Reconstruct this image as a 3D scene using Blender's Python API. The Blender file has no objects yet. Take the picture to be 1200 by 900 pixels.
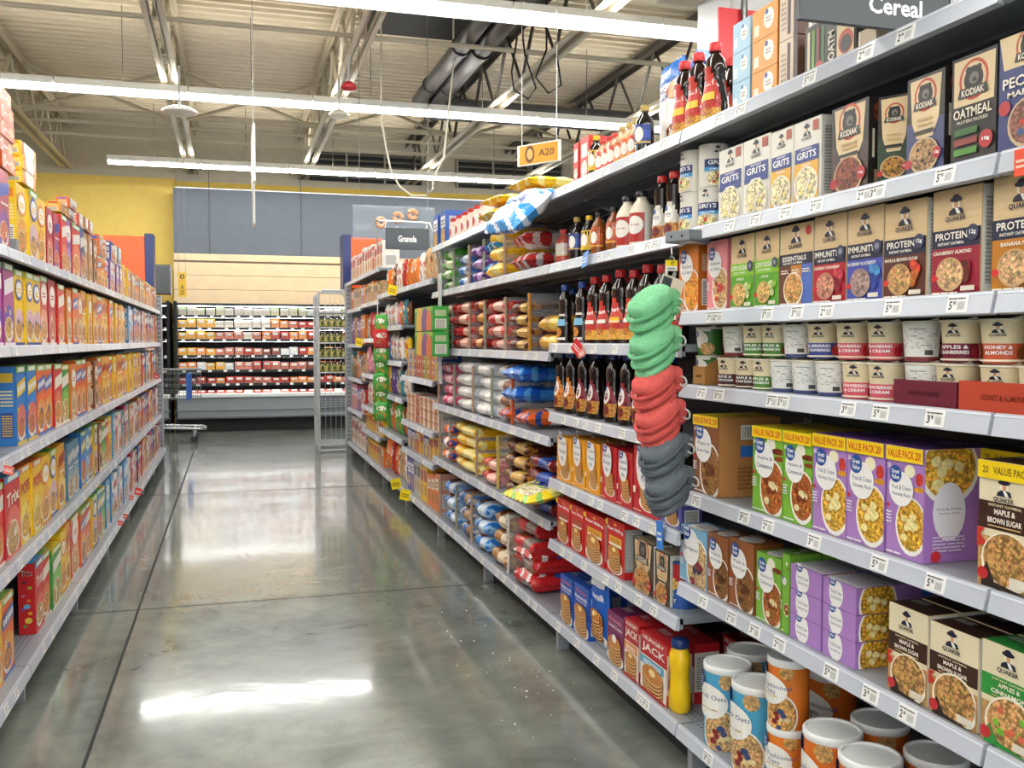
import bpy, math, random
from mathutils import Vector, Matrix, Euler
random.seed(7)
sc = bpy.context.scene
COL = sc.collection
R = math.radians

# ---------------------------------------------------------------- camera, world, exposure
CAM_H, YAW, PITCH, FPX = 1.32, R(16.58), math.atan(50/1100), 1100.0
cam_d = bpy.data.cameras.new('camera'); cam = bpy.data.objects.new('camera', cam_d); COL.objects.link(cam)
cam_d.sensor_width = 36; cam_d.lens = 36*FPX/1200; cam_d.clip_start = .05; cam_d.clip_end = 100
cam.location = (0, 0, CAM_H); cam.rotation_euler = (R(90)-PITCH, 0, -YAW)
sc.camera = cam
sc.view_settings.view_transform = 'Standard'; sc.view_settings.look = 'None'
sc.view_settings.exposure = EXPO = 1.42; sc.view_settings.gamma = 1.0
sc.view_settings.use_curve_mapping = False
W = bpy.data.worlds.new('world'); sc.world = W; W.use_nodes = True
W.node_tree.nodes['Background'].inputs[0].default_value = (.95, .98, 1, 1)
W.node_tree.nodes['Background'].inputs[1].default_value = .75
LAMP = 15.0
sc.cycles.max_bounces = 7; sc.cycles.diffuse_bounces = 4; sc.cycles.glossy_bounces = 3
sc.cycles.transmission_bounces = 5; sc.cycles.transparent_max_bounces = 12
sc.cycles.caustics_reflective = False; sc.cycles.caustics_refractive = False
sc.cycles.use_denoising = True; sc.cycles.sample_clamp_indirect = 6

_F = (math.sin(YAW)*math.cos(PITCH), math.cos(YAW)*math.cos(PITCH), -math.sin(PITCH))
_R = (math.cos(YAW), -math.sin(YAW), 0)
_U = (math.sin(YAW)*math.sin(PITCH), math.cos(YAW)*math.sin(PITCH), math.cos(PITCH))
def ray(px, py):
    a = (px-600)/FPX; b = (450-py)/FPX
    return [_F[i]+_R[i]*a+_U[i]*b for i in range(3)]
def atx(px, py, X):                       # where the sight line of a measured point meets the plane x = X: (y, z)
    d = ray(px, py); t = X/d[0]; return t*d[1], CAM_H+t*d[2]
def aty(px, py, Y):
    d = ray(px, py); t = Y/d[1]; return t*d[0], CAM_H+t*d[2]

# ---------------------------------------------------------------- colour and materials
def lin(c):
    if isinstance(c, (tuple, list)): return tuple(c[:3])
    c = c.lstrip('#')
    if len(c) == 3: c = ''.join(k*2 for k in c)
    v = [int(c[i:i+2], 16)/255 for i in (0, 2, 4)]
    return tuple(k/12.92 if k <= .04045 else ((k+.055)/1.055)**2.4 for k in v)
MATS = {}
def mat(name, rough=.45, metal=0, bump=0, bscale=60, spec=.5, speck=False, noise=0, trans=0, alpha=1, emit=0, coat=0):
    if name in MATS: return MATS[name]
    m = bpy.data.materials.new(name); m.use_nodes = True; nt = m.node_tree; b = nt.nodes['Principled BSDF']
    at = nt.nodes.new('ShaderNodeAttribute'); at.attribute_name = 'Col'
    tc = nt.nodes.new('ShaderNodeTexCoord'); colour = at.outputs['Color']
    if speck:
        vo = nt.nodes.new('ShaderNodeTexVoronoi'); vo.inputs['Scale'].default_value = 160
        nt.links.new(tc.outputs['Object'], vo.inputs['Vector'])
        hs = nt.nodes.new('ShaderNodeSeparateColor'); nt.links.new(vo.outputs['Color'], hs.inputs[0])
        mr = nt.nodes.new('ShaderNodeMapRange'); mr.inputs[3].default_value = .25; mr.inputs[4].default_value = 1.9
        m9 = nt.nodes.new('ShaderNodeMath'); m9.operation = 'MULTIPLY_ADD'; m9.inputs[1].default_value = -.75
        nt.links.new(vo.outputs['Distance'], m9.inputs[0]); nt.links.new(hs.outputs[0], m9.inputs[2]); m9.use_clamp = False
        mr.inputs[1].default_value = -.45; mr.inputs[2].default_value = .85; mr.inputs[3].default_value = .3; mr.inputs[4].default_value = 1.75
        nt.links.new(m9.outputs[0], mr.inputs[0])
        mh = nt.nodes.new('ShaderNodeMapRange'); mh.inputs[3].default_value = .475; mh.inputs[4].default_value = .52
        nt.links.new(hs.outputs[1], mh.inputs[0])
        hv = nt.nodes.new('ShaderNodeHueSaturation'); nt.links.new(mr.outputs[0], hv.inputs['Value'])
        nt.links.new(mh.outputs[0], hv.inputs['Hue'])
        nt.links.new(at.outputs['Color'], hv.inputs['Color']); nt.links.new(at.outputs['Alpha'], hv.inputs['Fac'])
        colour = hv.outputs[0]
    if noise:
        no = nt.nodes.new('ShaderNodeTexNoise'); no.inputs['Scale'].default_value = 9; no.inputs['Detail'].default_value = 6
        nt.links.new(tc.outputs['Object'], no.inputs['Vector'])
        m2 = nt.nodes.new('ShaderNodeMapRange'); m2.inputs[3].default_value = 1-noise; m2.inputs[4].default_value = 1+noise
        nt.links.new(no.outputs[0], m2.inputs[0])
        h2 = nt.nodes.new('ShaderNodeHueSaturation'); nt.links.new(m2.outputs[0], h2.inputs['Value']); nt.links.new(colour, h2.inputs['Color'])
        colour = h2.outputs[0]
    nt.links.new(colour, b.inputs['Base Color'])
    b.inputs['Roughness'].default_value = rough; b.inputs['Metallic'].default_value = metal
    b.inputs['Specular IOR Level'].default_value = spec
    if coat: b.inputs['Coat Weight'].default_value = coat; b.inputs['Coat Roughness'].default_value = .05
    if trans: b.inputs['Transmission Weight'].default_value = trans
    if alpha < 1: b.inputs['Alpha'].default_value = alpha
    if emit:
        nt.links.new(at.outputs['Color'], b.inputs['Emission Color']); b.inputs['Emission Strength'].default_value = emit
    if bump:
        n3 = nt.nodes.new('ShaderNodeTexNoise'); n3.inputs['Scale'].default_value = bscale; n3.inputs['Detail'].default_value = 3
        nt.links.new(tc.outputs['Object'], n3.inputs['Vector'])
        bp = nt.nodes.new('ShaderNodeBump'); bp.inputs['Strength'].default_value = bump; bp.inputs['Distance'].default_value = .01
        nt.links.new(n3.outputs[0], bp.inputs['Height']); nt.links.new(bp.outputs[0], b.inputs['Normal'])
    MATS[name] = m; return m
mat('card', .38, speck=True)
mat('film', .22, speck=True, bump=.55, bscale=38)
mat('plastic', .28, speck=True)
mat('gloss', .1, coat=.4)
mat('steel_paint', .35, noise=.08)
mat('dull', .75, noise=.1)
mat('chrome', .25, metal=.9)
mat('cloth', .9, bump=.5, bscale=220, noise=.15)
mat('clear', .06, alpha=.16)
mat('wood_panel', .5, noise=.12)
mat('lamp', .3, emit=LAMP)
mat('case_light', .3, emit=11)

# ---------------------------------------------------------------- mesh collector
class M:
    def __init__(s): s.v = []; s.f = []; s.c = []; s.m = []; s.names = []; s.sm = []
    def add(s, pts, col, a=0., m='card', smooth=False):
        n = len(s.v); s.v.extend([tuple(p) for p in pts]); s.f.append(tuple(range(n, n+len(pts))))
        s._p(col, a, m, smooth)
    def _p(s, col, a, m, smooth):
        if m not in s.names: s.names.append(m)
        s.c.append((*lin(col), a)); s.m.append(s.names.index(m)); s.sm.append(smooth)
    def fs(s, verts, faces, col, a=0., m='card', smooth=True):
        n = len(s.v); s.v.extend([tuple(p) for p in verts])
        for i, f in enumerate(faces):
            s.f.append(tuple(n+k for k in f)); s._p(col(i) if callable(col) else col, a(i) if callable(a) else a, m, smooth)
    def box(s, x0, x1, y0, y1, z0, z1, col, m='card', c=.0012, a=0., X=None):
        c = min(c, abs(x1-x0)*.3, abs(y1-y0)*.3, abs(z1-z0)*.3)
        P = []
        xs, ys, zs = (x0, x1), (y0, y1), (z0, z1)
        idx = {}
        for i in (0, 1):
            for j in (0, 1):
                for k in (0, 1):
                    sx, sy, sz = (c if i == 0 else -c), (c if j == 0 else -c), (c if k == 0 else -c)
                    for ax in range(3):
                        p = [xs[i]+(0 if ax == 0 else sx), ys[j]+(0 if ax == 1 else sy), zs[k]+(0 if ax == 2 else sz)]
                        idx[i, j, k, ax] = len(P); P.append(p)
        F = []
        for q in (0, 1):
            F.append([idx[q, j, k, 0] for j, k in ((0, 0), (1, 0), (1, 1), (0, 1))][::1 if q else -1])
            F.append([idx[i, q, k, 1] for i, k in ((0, 0), (1, 0), (1, 1), (0, 1))][::-1 if q else 1])
            F.append([idx[i, j, q, 2] for i, j in ((0, 0), (1, 0), (1, 1), (0, 1))][::1 if q else -1])
        for i in (0, 1):
            for j in (0, 1):
                F.append([idx[i, j, 0, 0], idx[i, j, 0, 1], idx[i, j, 1, 1], idx[i, j, 1, 0]])
                F.append([idx[i, 0, j, 0], idx[i, 0, j, 2], idx[i, 1, j, 2], idx[i, 1, j, 0]])
                F.append([idx[0, i, j, 1], idx[0, i, j, 2], idx[1, i, j, 2], idx[1, i, j, 1]])
                for k in (0, 1): F.append([idx[i, j, k, 0], idx[i, j, k, 1], idx[i, j, k, 2]])
        if X: P = [X @ Vector(p) for p in P]
        s.fs(P, F, col, a, m, False)
    def tube(s, path, r, col, m='chrome', n=6, closed=False):
        path = [Vector(p) for p in path]; V = []; L = len(path)
        for i, p in enumerate(path):
            a = path[(i-1) % L] if (closed or i > 0) else p
            b = path[(i+1) % L] if (closed or i < L-1) else p
            t = (b-a).normalized(); up = Vector((0, 0, 1)) if abs(t.z) < .9 else Vector((1, 0, 0))
            u = t.cross(up).normalized(); w = t.cross(u)
            rr = r[i] if isinstance(r, (list, tuple)) else r
            V += [p+u*rr*math.cos(2*math.pi*k/n)+w*rr*math.sin(2*math.pi*k/n) for k in range(n)]
        F = []
        for i in range(L if closed else L-1):
            j = (i+1) % L
            for k in range(n): F.append((i*n+k, i*n+(k+1) % n, j*n+(k+1) % n, j*n+k))
        if not closed: F += [tuple(range(n))[::-1], tuple((L-1)*n+k for k in range(n))]
        s.fs(V, F, col, 0, m, n > 4)
    def lathe(s, prof, col, m='plastic', n=20, cx=0, cy=0, sx=1, sy=1, cap=True, a=0.):
        V = []
        for r, z in prof: V += [(cx+sx*r*math.cos(2*math.pi*k/n), cy+sy*r*math.sin(2*math.pi*k/n), z) for k in range(n)]
        F = [(i*n+k, i*n+(k+1) % n, (i+1)*n+(k+1) % n, (i+1)*n+k) for i in range(len(prof)-1) for k in range(n)]
        nn = len(F)
        if cap: F += [tuple(range(n))[::-1], tuple((len(prof)-1)*n+k for k in range(n))]
        cc = (lambda i: col(min(i//n, len(prof)-2))) if callable(col) else col
        s.fs(V, F, cc, a, m, True)
    def mesh(s, name):
        me = bpy.data.meshes.new(name); me.from_pydata(s.v, [], s.f)
        for k in s.names: me.materials.append(MATS[k])
        me.polygons.foreach_set('material_index', s.m); me.polygons.foreach_set('use_smooth', s.sm)
        at = me.color_attributes.new('Col', 'FLOAT_COLOR', 'CORNER'); buf = []
        for f, c in zip(s.f, s.c): buf.extend(c*len(f))
        at.data.foreach_set('color', buf)
        if any(s.sm):
            try: me.set_sharp_from_angle(angle=R(42))
            except Exception: pass
        me.update(); return me

def link(name, data, parent=None, loc=(0, 0, 0), rot=(0, 0, 0)):
    o = bpy.data.objects.new(name, data); COL.objects.link(o); o.location = loc; o.rotation_euler = rot
    if parent: o.parent = parent
    return o
def tag(o, label, cat, group=None):
    o['label'] = label; o['category'] = cat
    if group: o['group'] = group
    return o
def struct(name, mm):
    o = link(name, mm.mesh(name)); o['kind'] = 'structure'; return o
def part(name, mm, parent, label=None, loc=(0, 0, 0)):
    o = link(name, mm.mesh(name) if isinstance(mm, M) else mm, parent, loc)
    if label: o['label'] = label
    return o

# ---------------------------------------------------------------- flat artwork printed on surfaces
_T = {}
mat('added_glow', .3, emit=9)  # upward glow added to the strip lights for a brighter ceiling
def text_geo(t, bold=True):
    if (t, bold) in _T: return _T[t, bold]
    cu = bpy.data.curves.new('lettering', 'FONT'); cu.body = t; cu.size = 1; cu.resolution_u = 2; cu.fill_mode = 'FRONT'
    if bold: cu.offset = .022
    ob = bpy.data.objects.new('lettering', cu); me = ob.to_mesh()
    vs = [(v.co.x, v.co.y) for v in me.vertices]; fs = [tuple(p.vertices) for p in me.polygons]
    ob.to_mesh_clear(); bpy.data.objects.remove(ob); bpy.data.curves.remove(cu)
    if not vs: vs = [(0, 0), (1, 1)]
    x0 = min(v[0] for v in vs); x1 = max(v[0] for v in vs); y0 = min(v[1] for v in vs); y1 = max(v[1] for v in vs)
    vs = [((x-x0)/(x1-x0 or 1)-.5, (y-y0)/(y1-y0 or 1)-.5) for x, y in vs]
    _T[t, bold] = (vs, fs, (x1-x0)/(y1-y0 or 1)); return _T[t, bold]

class Face:                                   # coordinates are fractions of the face
    E = .00022
    def __init__(s, mm, fn, Wd, Hd, m='card', nx=1):
        s.M = mm; s.fn = fn; s.W = Wd; s.H = Hd; s.m = m; s.nx = nx; s.k = 1
    def P(s, x, y): return s.fn(x*s.W, y*s.H, s.k*s.E)
    def rect(s, x0, y0, x1, y1, col, a=0.):
        s.k += 1; n = s.nx
        for i in range(n):
            xa = x0+(x1-x0)*i/n; xb = x0+(x1-x0)*(i+1)/n
            s.M.add([s.P(xa, y0), s.P(xb, y0), s.P(xb, y1), s.P(xa, y1)], col, a, s.m)
    def poly(s, pts, col, a=0.):
        s.k += 1; s.M.add([s.P(*p) for p in pts], col, a, s.m)
    def ell(s, cx, cy, rx, ry, col, a=0., y_lo=0, y_hi=1, x_hi=1, x_lo=0):       # rx, ry as fractions of W
        s.k += 1; ry = ry*s.W/s.H; n = 10; pts = []
        for i in range(n+1):
            t = -math.cos(math.pi*i/n); x = cx+rx*t; x = min(max(x, x_lo), x_hi)
            h = ry*math.sqrt(max(0, 1-((x-cx)/rx)**2)); pts.append((x, max(cy-h, y_lo), min(cy+h, y_hi)))
        for p, q in zip(pts[:-1], pts[1:]):
            if q[0]-p[0] < 1e-6: continue
            if p[2] <= p[1] and q[2] <= q[1]: continue
            s.M.add([s.P(p[0], p[1]), s.P(q[0], q[1]), s.P(q[0], q[2]), s.P(p[0], p[2])], col, a, s.m)
    def text(s, t, cx, cy, w, h, col, bold=True, rot=0, slope=0):                # fitted into w (of W) by h (of H)
        s.k += 1; vs, fs, ar = text_geo(t, bold); wW, hH = w*s.W, h*s.H
        c, si = math.cos(rot), math.sin(rot); V = []
        for x, y in vs:
            X = x*wW; Y = y*hH; X, Y = X*c-Y*si, X*si+Y*c+slope*X
            V.append(s.fn(cx*s.W+X, cy*s.H+Y, s.k*s.E))
        s.M.fs(V, fs, col, 0, s.m, False)
    def lines(s, x0, y0, x1, y1, n, col, seed=0):
        r = random.Random(seed); h = (y1-y0)/n
        for i in range(n):
            x = x0
            while x < x1-.03:
                w = min(r.uniform(.05, .22), x1-x); s.rect2(x, y0+i*h, x+w*.9, y0+i*h+h*.5, col); x += w
        s.k += 1
    def rect2(s, x0, y0, x1, y1, col):
        s.M.add([s.fn(x*s.W, y*s.H, (s.k+1)*s.E) for x, y in ((x0, y0), (x1, y0), (x1, y1), (x0, y1))], col, 0, s.m)

def gv_logo(f, cx, cy, r):
    f.ell(cx, cy, r, r, '#1b4f9c'); f.text('Great', cx, cy+r*.3*f.W/f.H, r*1.3, r*.5*f.W/f.H, '#fff')
    f.text('Value', cx, cy-r*.32*f.W/f.H, r*1.3, r*.5*f.W/f.H, '#fff')
def oval_label(f, cx, cy, rx, ry, lines, col='#33407a', logo=True):
    f.ell(cx, cy, rx, ry, '#f4f2ef'); k = f.W/f.H; n = len(lines)
    for i, t in enumerate(lines):
        f.text(t, cx+rx*.05, cy-ry*.12*k+(n/2-.5-i)*ry*.42*k, min(rx*1.55, rx*.2*len(t)+.02), ry*.25*k, col, bold=False)
    f.text('Instant Oatmeal', cx, cy-ry*.72*k, rx*1.0, ry*.11*k, '#b08a50', bold=False) if False else None
    if logo: gv_logo(f, cx-rx*.45, cy+ry*.82*k, rx*.5)
def bowl(f, cx, cy, rx, ry, food, seed=0, rim='#f3efe8', bits=(), nb=7, br=.16, x_hi=1, y_lo=0, x_lo=0):
    f.ell(cx, cy, rx, ry, rim, x_hi=x_hi, y_lo=y_lo, x_lo=x_lo); f.ell(cx, cy+ry*.04*f.W/f.H, rx*.9, ry*.88, food, 1, x_hi=x_hi, y_lo=y_lo, x_lo=x_lo)
    r = random.Random(seed)
    for i in range(nb if bits else 0):
        a = r.uniform(0, 6.28); q = r.uniform(.1, .6)
        x = cx+rx*q*math.cos(a); y = cy+ry*q*math.sin(a)*f.W/f.H
        if x < x_hi-br*rx and x > x_lo+br*rx and y > y_lo: f.ell(x, y, br*rx*r.uniform(.8, 1.2), br*rx*r.uniform(.7, 1), bits[i % len(bits)], .25)
def cakes(f, cx, y0, rx, n, hh, col='#c98238', plate=True):                       # a stack of pancakes
    k = f.W/f.H
    if plate: f.ell(cx, y0, rx*1.25, rx*.5, '#f2ece0')
    for i in range(n):
        f.ell(cx, y0+i*hh, rx, rx*.42, '#8a4a1c'); f.ell(cx, y0+i*hh+hh*.25, rx*.97, rx*.38, '#e9bf78'); f.ell(cx, y0+i*hh+hh*.5, rx*.94, rx*.36, col, .25)
    f.ell(cx, y0+n*hh, rx*.3, rx*.15, '#f7e29a')
def emblem(f, cx, cy, s, word=True, dark='#1d2138'):                              # hat and coat mark over the word
    k = f.W/f.H
    f.ell(cx, cy+s*.62*k, s*.5, s*.5, '#f1ead9'); f.ell(cx, cy+s*.55*k, s*.26, s*.38, '#d9a276')
    f.poly([(cx-s*.9, cy-s*.35*k), (cx+s*.95, cy-s*.35*k), (cx+s*.75, cy+s*.15*k), (cx+s*.2, cy+s*.28*k), (cx-s*.35, cy+s*.25*k), (cx-s*.8, cy+.0)], dark)
    f.poly([(cx-s*.15, cy+s*.25*k), (cx+s*.2, cy+s*.25*k), (cx+s*.6, cy-s*.3*k), (cx+s*.15, cy-s*.3*k)], '#f4f1ea')
    f.ell(cx, cy+s*1.0*k, s*.72, s*.24, dark); f.ell(cx, cy+s*1.15*k, s*.42, s*.3, dark)
    if word: f.text('QUAKER', cx, cy-s*.72*k, s*2.5, s*.52*k, dark)

def flat(o, ux, uy, n):
    o, ux, uy, n = map(Vector, (o, ux, uy, n))
    return lambda x, y, e: o+ux*x+uy*y+n*e
def carton(w, h, d, base, front, side=None, top=None, sidecol=None, m='card', a=0.):
    mm = M(); mm.box(-w/2, w/2, 0, d, 0, h, base, m, a=a)
    front(Face(mm, flat((-w/2, 0, 0), (1, 0, 0), (0, 0, 1), (0, -1, 0)), w, h, m))
    fr = Face(mm, flat((w/2, 0, 0), (0, 1, 0), (0, 0, 1), (1, 0, 0)), d, h, m)
    fl = Face(mm, flat((-w/2, d, 0), (0, -1, 0), (0, 0, 1), (-1, 0, 0)), d, h, m)
    ft = Face(mm, flat((-w/2, 0, h), (1, 0, 0), (0, 1, 0), (0, 0, 1)), w, d, m)
    for f in (fr, fl):
        if sidecol: f.rect(.02, .01, .98, .99, sidecol)
        if side: side(f)
        else:
            f.rect(.15, .1, .85, .48, '#e9e6df'); f.lines(.2, .12, .8, .46, 12, '#4a4a4a', 3); f.lines(.15, .6, .85, .85, 8, '#efe6c8', 4)
    if top: top(ft)
    ft.rect(.0, .48, 1, .5, '#00000' if False else '#555'); ft.lines(.08, .6, .45, .9, 3, '#ddd', 5)
    return mm

# ---------------------------------------------------------------- product kinds
class Proto:
    def __init__(s, name, cat, desc, mesh, parts=()):
        s.name, s.cat, s.desc = name, cat, desc
        s.mesh = mesh.mesh(name) if isinstance(mesh, M) else mesh
        s.parts = [(n, (q.mesh(n) if isinstance(q, M) else q), l) for n, q, l in parts]
USED = {}
ORD = 'first second third fourth fifth sixth seventh eighth ninth tenth eleventh twelfth thirteenth fourteenth fifteenth sixteenth seventeenth eighteenth nineteenth twentieth twenty-first twenty-second twenty-third twenty-fourth twenty-fifth twenty-sixth twenty-seventh twenty-eighth twenty-ninth thirtieth thirty-first thirty-second thirty-third thirty-fourth thirty-fifth thirty-sixth thirty-seventh thirty-eighth thirty-ninth fortieth'.split()
NTH = {}
def nth(key):
    NTH[key] = NTH.get(key, 0)+1; return ORD[(NTH[key]-1) % len(ORD)]
def put(p, x, y, z, rz, where, group, rx=0, ry=0, scale=None, desc=None):
    o = link(p.name, p.mesh, None, (x, y, z), (rx, ry, rz))
    if scale: o.scale = scale
    lab = f'{desc or p.desc} {where}'
    if lab in USED: USED[lab] += 1; lab = f'{lab}, {ORD[USED[lab]-1]} of them'
    USED.setdefault(lab, 1)
    tag(o, lab, p.cat, group)
    for n, me, l in p.parts:
        c = link(n, me, o)
        if l: c['label'] = l
    return o
RZ_R, RZ_L = -math.pi/2, math.pi/2          # facing the aisle from the right-hand and from the left-hand shelves
# ================================================================ STRUCTURE
def floor_mat():
    m = bpy.data.materials.new('polished_concrete'); m.use_nodes = True; nt = m.node_tree; N = nt.nodes; L = nt.links; b = N['Principled BSDF']
    tc = N.new('ShaderNodeTexCoord')
    def noise(scale, det=6, dist=0, rough=.6):
        n = N.new('ShaderNodeTexNoise'); n.inputs['Scale'].default_value = scale; n.inputs['Detail'].default_value = det
        n.inputs['Distortion'].default_value = dist; n.inputs['Roughness'].default_value = rough; L.new(tc.outputs['Object'], n.inputs['Vector']); return n
    n1 = noise(.9, 8, 1.2); n2 = noise(5, 8, .6, .7); n3 = noise(140, 3)
    r = N.new('ShaderNodeValToRGB'); e = r.color_ramp.elements
    e[0].position = .3; e[0].color = (*lin('#5f6763'), 1); e[1].position = .72; e[1].color = (*lin('#8d938a'), 1)
    el = e.new(.5); el.color = (*lin('#787f7a'), 1)
    L.new(n1.outputs[0], r.inputs[0])
    r2 = N.new('ShaderNodeValToRGB'); r2.color_ramp.elements[0].color = (.60, .60, .58, 1); r2.color_ramp.elements[0].position = .3
    r2.color_ramp.elements[1].color = (1.12, 1.08, 1.0, 1); r2.color_ramp.elements[1].position = .7; L.new(n2.outputs[0], r2.inputs[0])
    mx = N.new('ShaderNodeMix'); mx.data_type = 'RGBA'; mx.blend_type = 'MULTIPLY'; mx.inputs[0].default_value = .75
    L.new(r.outputs[0], mx.inputs[6]); L.new(r2.outputs[0], mx.inputs[7])
    r3 = N.new('ShaderNodeValToRGB'); r3.color_ramp.elements[0].position = .27; r3.color_ramp.elements[0].color = (.55, .55, .55, 1)
    r3.color_ramp.elements[1].position = .36; r3.color_ramp.elements[1].color = (1, 1, 1, 1); L.new(n3.outputs[0], r3.inputs[0])
    m2 = N.new('ShaderNodeMix'); m2.data_type = 'RGBA'; m2.blend_type = 'MULTIPLY'; m2.inputs[0].default_value = .5
    L.new(mx.outputs[2], m2.inputs[6]); L.new(r3.outputs[0], m2.inputs[7])
    L.new(m2.outputs[2], b.inputs['Base Color'])
    mr = N.new('ShaderNodeMapRange'); mr.inputs[1].default_value = .3; mr.inputs[2].default_value = .7; mr.inputs[3].default_value = .13; mr.inputs[4].default_value = .24
    L.new(n2.outputs[0], mr.inputs[0]); L.new(mr.outputs[0], b.inputs['Roughness'])
    b.inputs['Specular IOR Level'].default_value = .5
    b.inputs['Coat Weight'].default_value = .45; b.inputs['Coat Roughness'].default_value = .07; b.inputs['Coat IOR'].default_value = 1.6
    bp = N.new('ShaderNodeBump'); bp.inputs['Strength'].default_value = .05; bp.inputs['Distance'].default_value = .02
    n4 = noise(3.2, 3); L.new(n4.outputs[0], bp.inputs['Height']); L.new(bp.outputs[0], b.inputs['Normal']); L.new(bp.outputs[0], b.inputs['Coat Normal'])
    return m
MATS['floor'] = floor_mat()
mm = M(); mm.box(-9, 13, -6, 15.6, -.1, 0, '#777', 'floor', 0); struct('floor', mm)
mm = M()
mm.box(-.466, -.454, -4, 14.2, .0, .0006, '#1d201e', 'dull', 0); struct('trim_1', mm)
for i, y in enumerate((1.25, 4.9, 8.55, 12.2)):
    mm = M(); mm.box(-5, 8, y-.007, y+.007, .0, .0005, '#1d201e', 'dull', 0); struct(f'trim_{i+2}', mm)

WY = 15.2
mm = M(); mm.box(-9, -.8, WY, WY+.2, 0, 3.45, '#ffdc74', 'dull', 0); mm.box(-9, -.8, WY+.004, WY+.2, 3.45, 3.78, '#ffdc74', 'dull', 0); mm.box(-9, -.8, WY+.002, WY+.2, 3.78, 4.6, '#cfc6b2', 'dull', 0); struct('wall_back', mm)
mm = M(); mm.box(-.8, 13, WY-.02, WY+.2, 3.72, 4.6, '#c9c2b2', 'dull', 0)
mm.box(-.8, 13, WY-.05, WY, 3.66, 3.74, '#e6c65a', 'dull'); struct('trim_back_upper', mm)
mm = M(); mm.box(-.8, 13, 14.62, WY+.2, 2.6, 3.56, '#5f6670', 'dull'); struct('wall_back_grey', mm)
mm = M()
for i, (a, b_) in enumerate(((1.85, 2.07), (2.075, 2.28), (2.285, 2.47), (2.5, 2.6))):
    mm.box(-.8, 13, 14.5+(.02 if i == 3 else 0), 14.6, a, b_, '#dcc29c', 'wood_panel', .004)
mm.box(-.8, 13, 14.53, 14.6, 2.465, 2.505, '#6a5a48', 'dull'); struct('wall_back_wood', mm)
mm = M(); mm.box(-.8, 13, WY-.01, WY+.2, 0, 1.85, '#3a3a3c', 'dull'); struct('wall_back_lower', mm)
mm = M(); mm.box(-9.2, -9, -6, WY+.2, 0, 4.6, '#cfc9b8', 'dull'); struct('wall_left', mm)
mm = M(); mm.box(13, 13.2, -6, WY+.2, 0, 4.6, '#cfc9b8', 'dull'); struct('wall_right', mm)
for i, (xa, xb) in enumerate(((1.15, 3.0), (3.55, 5.4))):                  # dark louvred openings high on the back wall
    o = bpy.data.objects.new(f'window_{i+1}', None); COL.objects.link(o); o['kind'] = 'structure'
    mm = M(); mm.box(xa, xb, WY-.06, WY-.02, 3.85, 4.3, '#2a2d30', 'dull'); part('pane', mm, o)
    mm = M()
    for k in range(5): mm.box(xa, xb, WY-.09, WY-.05, 3.9+k*.09, 3.925+k*.09, '#77756d', 'steel_paint')
    for k in range(4): mm.box(xa+(xb-xa-.03)*k/3, xa+(xb-xa-.03)*k/3+.03, WY-.1, WY-.05, 3.84, 4.31, '#aaa698', 'steel_paint')
    part('window_frame', mm, o)

# corrugated roof deck
mm = M(); zt = 4.55; y = -6; V = []; F = []
pts = []
while y < WY+.1:
    pts += [(y, zt), (y+.05, zt), (y+.07, zt+.085), (y+.14, zt+.085), (y+.16, zt)]; y += .16
V = [(-9, p[0], p[1]) for p in pts]+[(13, p[0], p[1]) for p in pts]; n = len(pts)
mm.fs(V, [(i, i+1, n+i+1, n+i) for i in range(n-1)], '#d8cdb6', 0, 'steel_paint', False)
mm.box(-9, 13, -6, WY+.2, 4.66, 4.7, '#888', 'dull', 0); struct('ceiling', mm)
mm = M(); mm.box(1.35, 2.6, 8.6, 9.7, 4.45, 4.54, '#1c1d1e', 'dull'); struct('trim_roof_hatch', mm)

def joist(x, y0, y1, dark, name='ceiling_joist'):
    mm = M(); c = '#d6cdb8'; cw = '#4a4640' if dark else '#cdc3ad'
    for s in (-.055, .055):
        mm.box(x+s-.03, x+s+.03, y0, y1, 3.85, 3.865, c, 'steel_paint', 0); mm.box(x+s-.004 - (.02 if s > 0 else -.02), x+s+.004-(.02 if s > 0 else -.02), y0, y1, 3.85, 3.91, c, 'steel_paint', 0)
        mm.box(x+s-.035, x+s+.035, y0, y1, 4.5, 4.515, cw, 'steel_paint', 0); mm.box(x+s-.004, x+s+.004, y0, y1, 4.43, 4.51, cw, 'steel_paint', 0)
    y = y0; up = True
    while y < y1-.5:
        mm.tube([(x, y, 3.88 if up else 4.48), (x, y+.5, 4.48 if up else 3.88)], .018, cw, 'steel_paint', 4); y += .5; up = not up
    return struct(name, mm)
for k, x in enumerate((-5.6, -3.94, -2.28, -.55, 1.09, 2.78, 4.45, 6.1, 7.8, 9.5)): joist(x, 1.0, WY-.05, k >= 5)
for xa in (-5.6, -3.94, -2.28, -.55, 1.09, 2.78):
    xb = xa+1.66
    for yb in (7.2, 11.8):
        if yb < 8: continue
        mm = M(); mm.tube([(xa, yb, 3.9), (xb, yb, 4.48)], .02, '#c9bfa9', 'steel_paint', 4); mm.tube([(xa, yb+.03, 4.48), (xb, yb+.03, 3.9)], .02, '#c9bfa9', 'steel_paint', 4)
        struct('trim_bridging', mm)
for (yy, z, r) in ((8.3, 3.96, .022), (8.5, 4.02, .016), (12.3, 3.93, .02), (12.0, 4.0, .035), (12.9, 3.9, .022)):
    mm = M(); mm.tube([(-8, yy, z), (12, yy, z)], r, '#cfc6b2', 'steel_paint', 8); struct('trim_ceiling_pipe', mm)
mm = M(); mm.box(-8, 12, 7.02, 7.22, 4.1, 4.12, '#d2c9b5', 'steel_paint'); mm.box(-8, 12, 7.11, 7.13, 4.1, 4.42, '#c9c0ab', 'steel_paint'); mm.box(-8, 12, 7.02, 7.22, 4.4, 4.42, '#c9c0ab', 'steel_paint')
struct('trim_girder', mm)
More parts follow.
